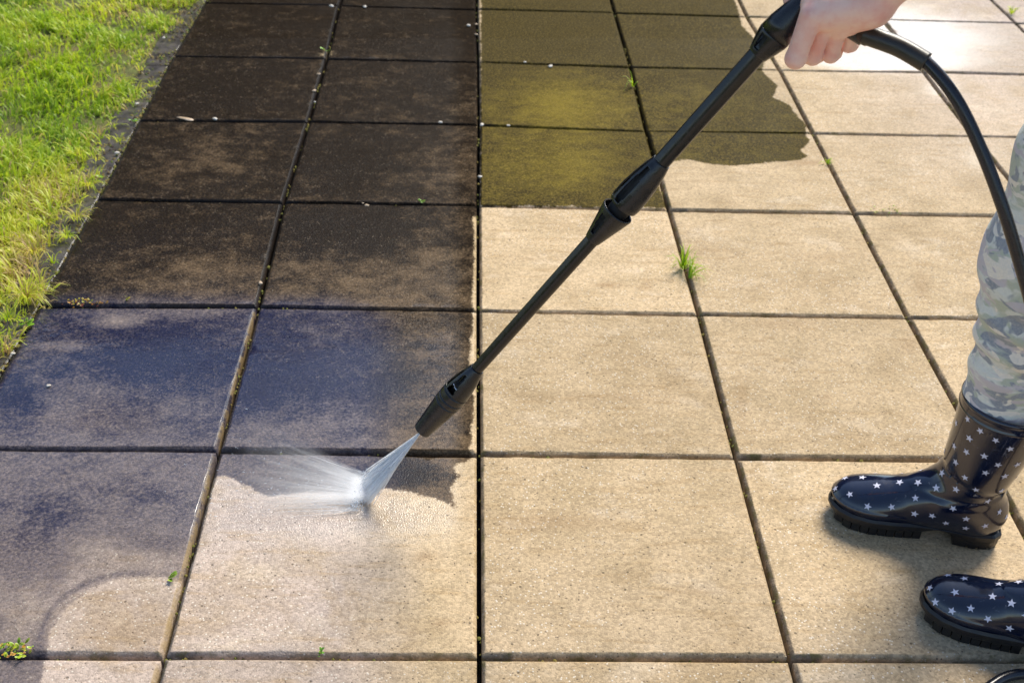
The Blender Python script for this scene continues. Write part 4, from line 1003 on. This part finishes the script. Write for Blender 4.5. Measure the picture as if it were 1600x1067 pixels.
# fingers of the far hand
extra = []
for i, dy in enumerate((-.022, -.007, .008, .022)):
    ln_ = (.062, .070, .064, .050)[i]; p0 = np.array([.792-.004*i, .315+dy, .765]); V, F = tube(catmull([p0, p0+[-.010, 0, -ln_*.5], p0+[.004, 0, -ln_]], 5), [.0095]*6+[.009, .0088, .0085, .007, .003], 10)
    extra.append((V, F))
V, F = tube(catmull([np.array([.79, .300, .80]), np.array([.765, .288, .77]), np.array([.757, .285, .74])], 5), [.012]*6+[.011, .0105, .010, .008, .004], 10); extra.append((V, F))
VL = [tuple(v) for v in VB]; FL = [tuple(q) for q in QB]
for V, F in extra:
    b = len(VL); VL += [tuple(v) for v in V]; FL += [tuple(i+b for i in f) for f in F]
VL = np.array(VL)-np.array(person.location)
bd = mesh('body', VL, FL, M_SKIN, person); s_ = bd.modifiers.new('smooth', 'SMOOTH'); s_.iterations = 1; s_.factor = .4
for s in (-1, 1):
    e_ = HD+np.array([-.0865, .030*s, .006]); V = []; F = []
    V, F = tube([e_+np.array([-.004, 0, 0]), e_+np.array([.0, 0, 0]), e_+np.array([.008, 0, 0])], [.002, .0075, .006], 14)
    mesh('eye', [Vector(v)-person.location for v in V], F, mat_simple('eye', (.05, .035, .02), .1), bd)
# jacket
P2 = grid((.60, -.20, .84), (1.15, .46, 1.42), .009)
fj = rcone(P2, [.94, .12, 1.24], [.95, .12, .98], .125, .135); fj = smin(fj, ellip(P2, (.94, .12, 1.25), (.115, .20, .10)), .04)
fj = smin(fj, rcone(P2, SH, EL, .062, .054), .03); fj = smin(fj, rcone(P2, EL, EL+(WR-EL)*.35, .054, .048), .02)
fj = smin(fj, rcone(P2, [.94, .29, 1.29], [.97, .33, 1.04], .062, .052), .03); fj = smin(fj, rcone(P2, [.97, .33, 1.04], [.86, .322, .87], .052, .042), .02)
fj = smin(fj, rcone(P2, [.94, .12, 1.3], [.93, .12, 1.37], .075, .066), .02); fj = fj+.004*vnoise(P2, 28, 3); fj = np.maximum(fj, P2[..., 2]-1.385); fj = np.maximum(fj, .90-P2[..., 2])
V, Q = surfnet(fj, (.60, -.20, .84), .009); mesh('jacket', V-np.array(person.location), Q, M_JACK, person)
P2 = grid((.74, -.02, 1.36), (1.06, .27, 1.66), .006)
fh = ellip(P2, HD+[.014, 0, .018], (.098, .084, .112)); fh = smin(fh, ellip(P2, HD+[.05, 0, -.07], (.05, .07, .09)), .03)+.003*vnoise(P2, 70, 5)
fh = np.maximum(fh, -(P2[..., 0]-(HD[0]-.052)-.0*P2[..., 2])-.5*(P2[..., 2]-HD[2]-.06).clip(0)); fh = np.maximum(fh, -ellip(P2, HD+[-.07, 0, -.03], (.085, .066, .085)))
V, Q = surfnet(fh, (.74, -.02, 1.36), .006); mesh('hair', V-np.array(person.location), Q, M_HAIR, person)
# bracelet-like cuff edge at the wrist is out of the picture

# ------------------------------------------------------------------ house beyond the patio, seen only as a reflection in the wet slabs
def refl(px, Y):
    p = gz(*px); d = p-CAM; d[2] = -d[2]; return p+d*(Y-p[1])/d[1]
HY = 11.0
M_WALL = mat_simple('dark_brick', (.055, .030, .018), .85, (.09, .05, .03), 8, .5, 40, .01)
M_ROOF = mat_simple('dark_roof_tiles', (.035, .03, .03), .7, (.06, .05, .05), 6, .5, 30, .02)
M_FRAME = mat_simple('white_window_frame', (.78, .78, .76), .5)
M_PANE = mat_simple('curtained_window', (.55, .56, .56), .12)
zt_ = refl((300, 462), HY)[2]
house = empty('brick_house', (-6.0, HY, 0)); tag(house, 'dark brick house with a tiled roof beyond the far end of the patio', 'house')
hx0, hx1 = -13.0, 2.7; he = zt_*1.03
wb = MB(); wb.box((hx0+6, 0, -.1), (hx1+6, 8, he)); wb.build('wall', M_WALL, house)
rb = MB(); rb.add([(hx0+5.6, -.5, he), (hx1+6.4, -.5, he), (hx1+6.4, 4, zt_*1.35), (hx0+5.6, 4, zt_*1.15), (hx0+5.6, 8.5, he), (hx1+6.4, 8.5, he),
   (hx0+5.6, -.5, he-.15), (hx1+6.4, -.5, he-.15), (hx0+5.6, 8.5, he-.15), (hx1+6.4, 8.5, he-.15)],
   [(0, 1, 2, 3), (3, 2, 5, 4), (0, 3, 4, 8, 6), (1, 7, 9, 5, 2), (0, 6, 7, 1), (4, 5, 9, 8), (6, 8, 9, 7)]); rb.build('roof', M_ROOF, house)
for (pa, pb) in (((446, 412), (466, 383)), ((483, 412), (512, 385))):
    A_, B_ = refl(pa, HY), refl(pb, HY); x0, x1 = sorted((A_[0], B_[0])); z0, z1 = sorted((A_[2], B_[2])); z1 = min(z1, he-.25); z0 = min(z0, z1-.8)
    m_ = MB(); m_.box((x0+6, -.05, z0), (x1+6, -.003, z1)); wf_ = m_.build('window', M_FRAME, house)
    m_ = MB(); m_.box((x0+6.07, -.06, z0+.07), ((x0+x1)/2+5.98, -.052, z1-.07)); m_.box(((x0+x1)/2+6.02, -.06, z0+.07), (x1+5.93, -.052, z1-.07)); m_.build('pane', M_PANE, wf_)
m_ = MB(); m_.box((1.0, -.06, 0), (2.0, -.003, 2.1)); dr_ = m_.build('door', mat_simple('dark_green_door', (.03, .06, .04), .4), house)
m_ = MB(); m_.box((1.85, -.11, 1.0), (1.9, -.061, 1.12)); m_.build('handle', M_METAL, dr_)
bpy.context.view_layer.update()
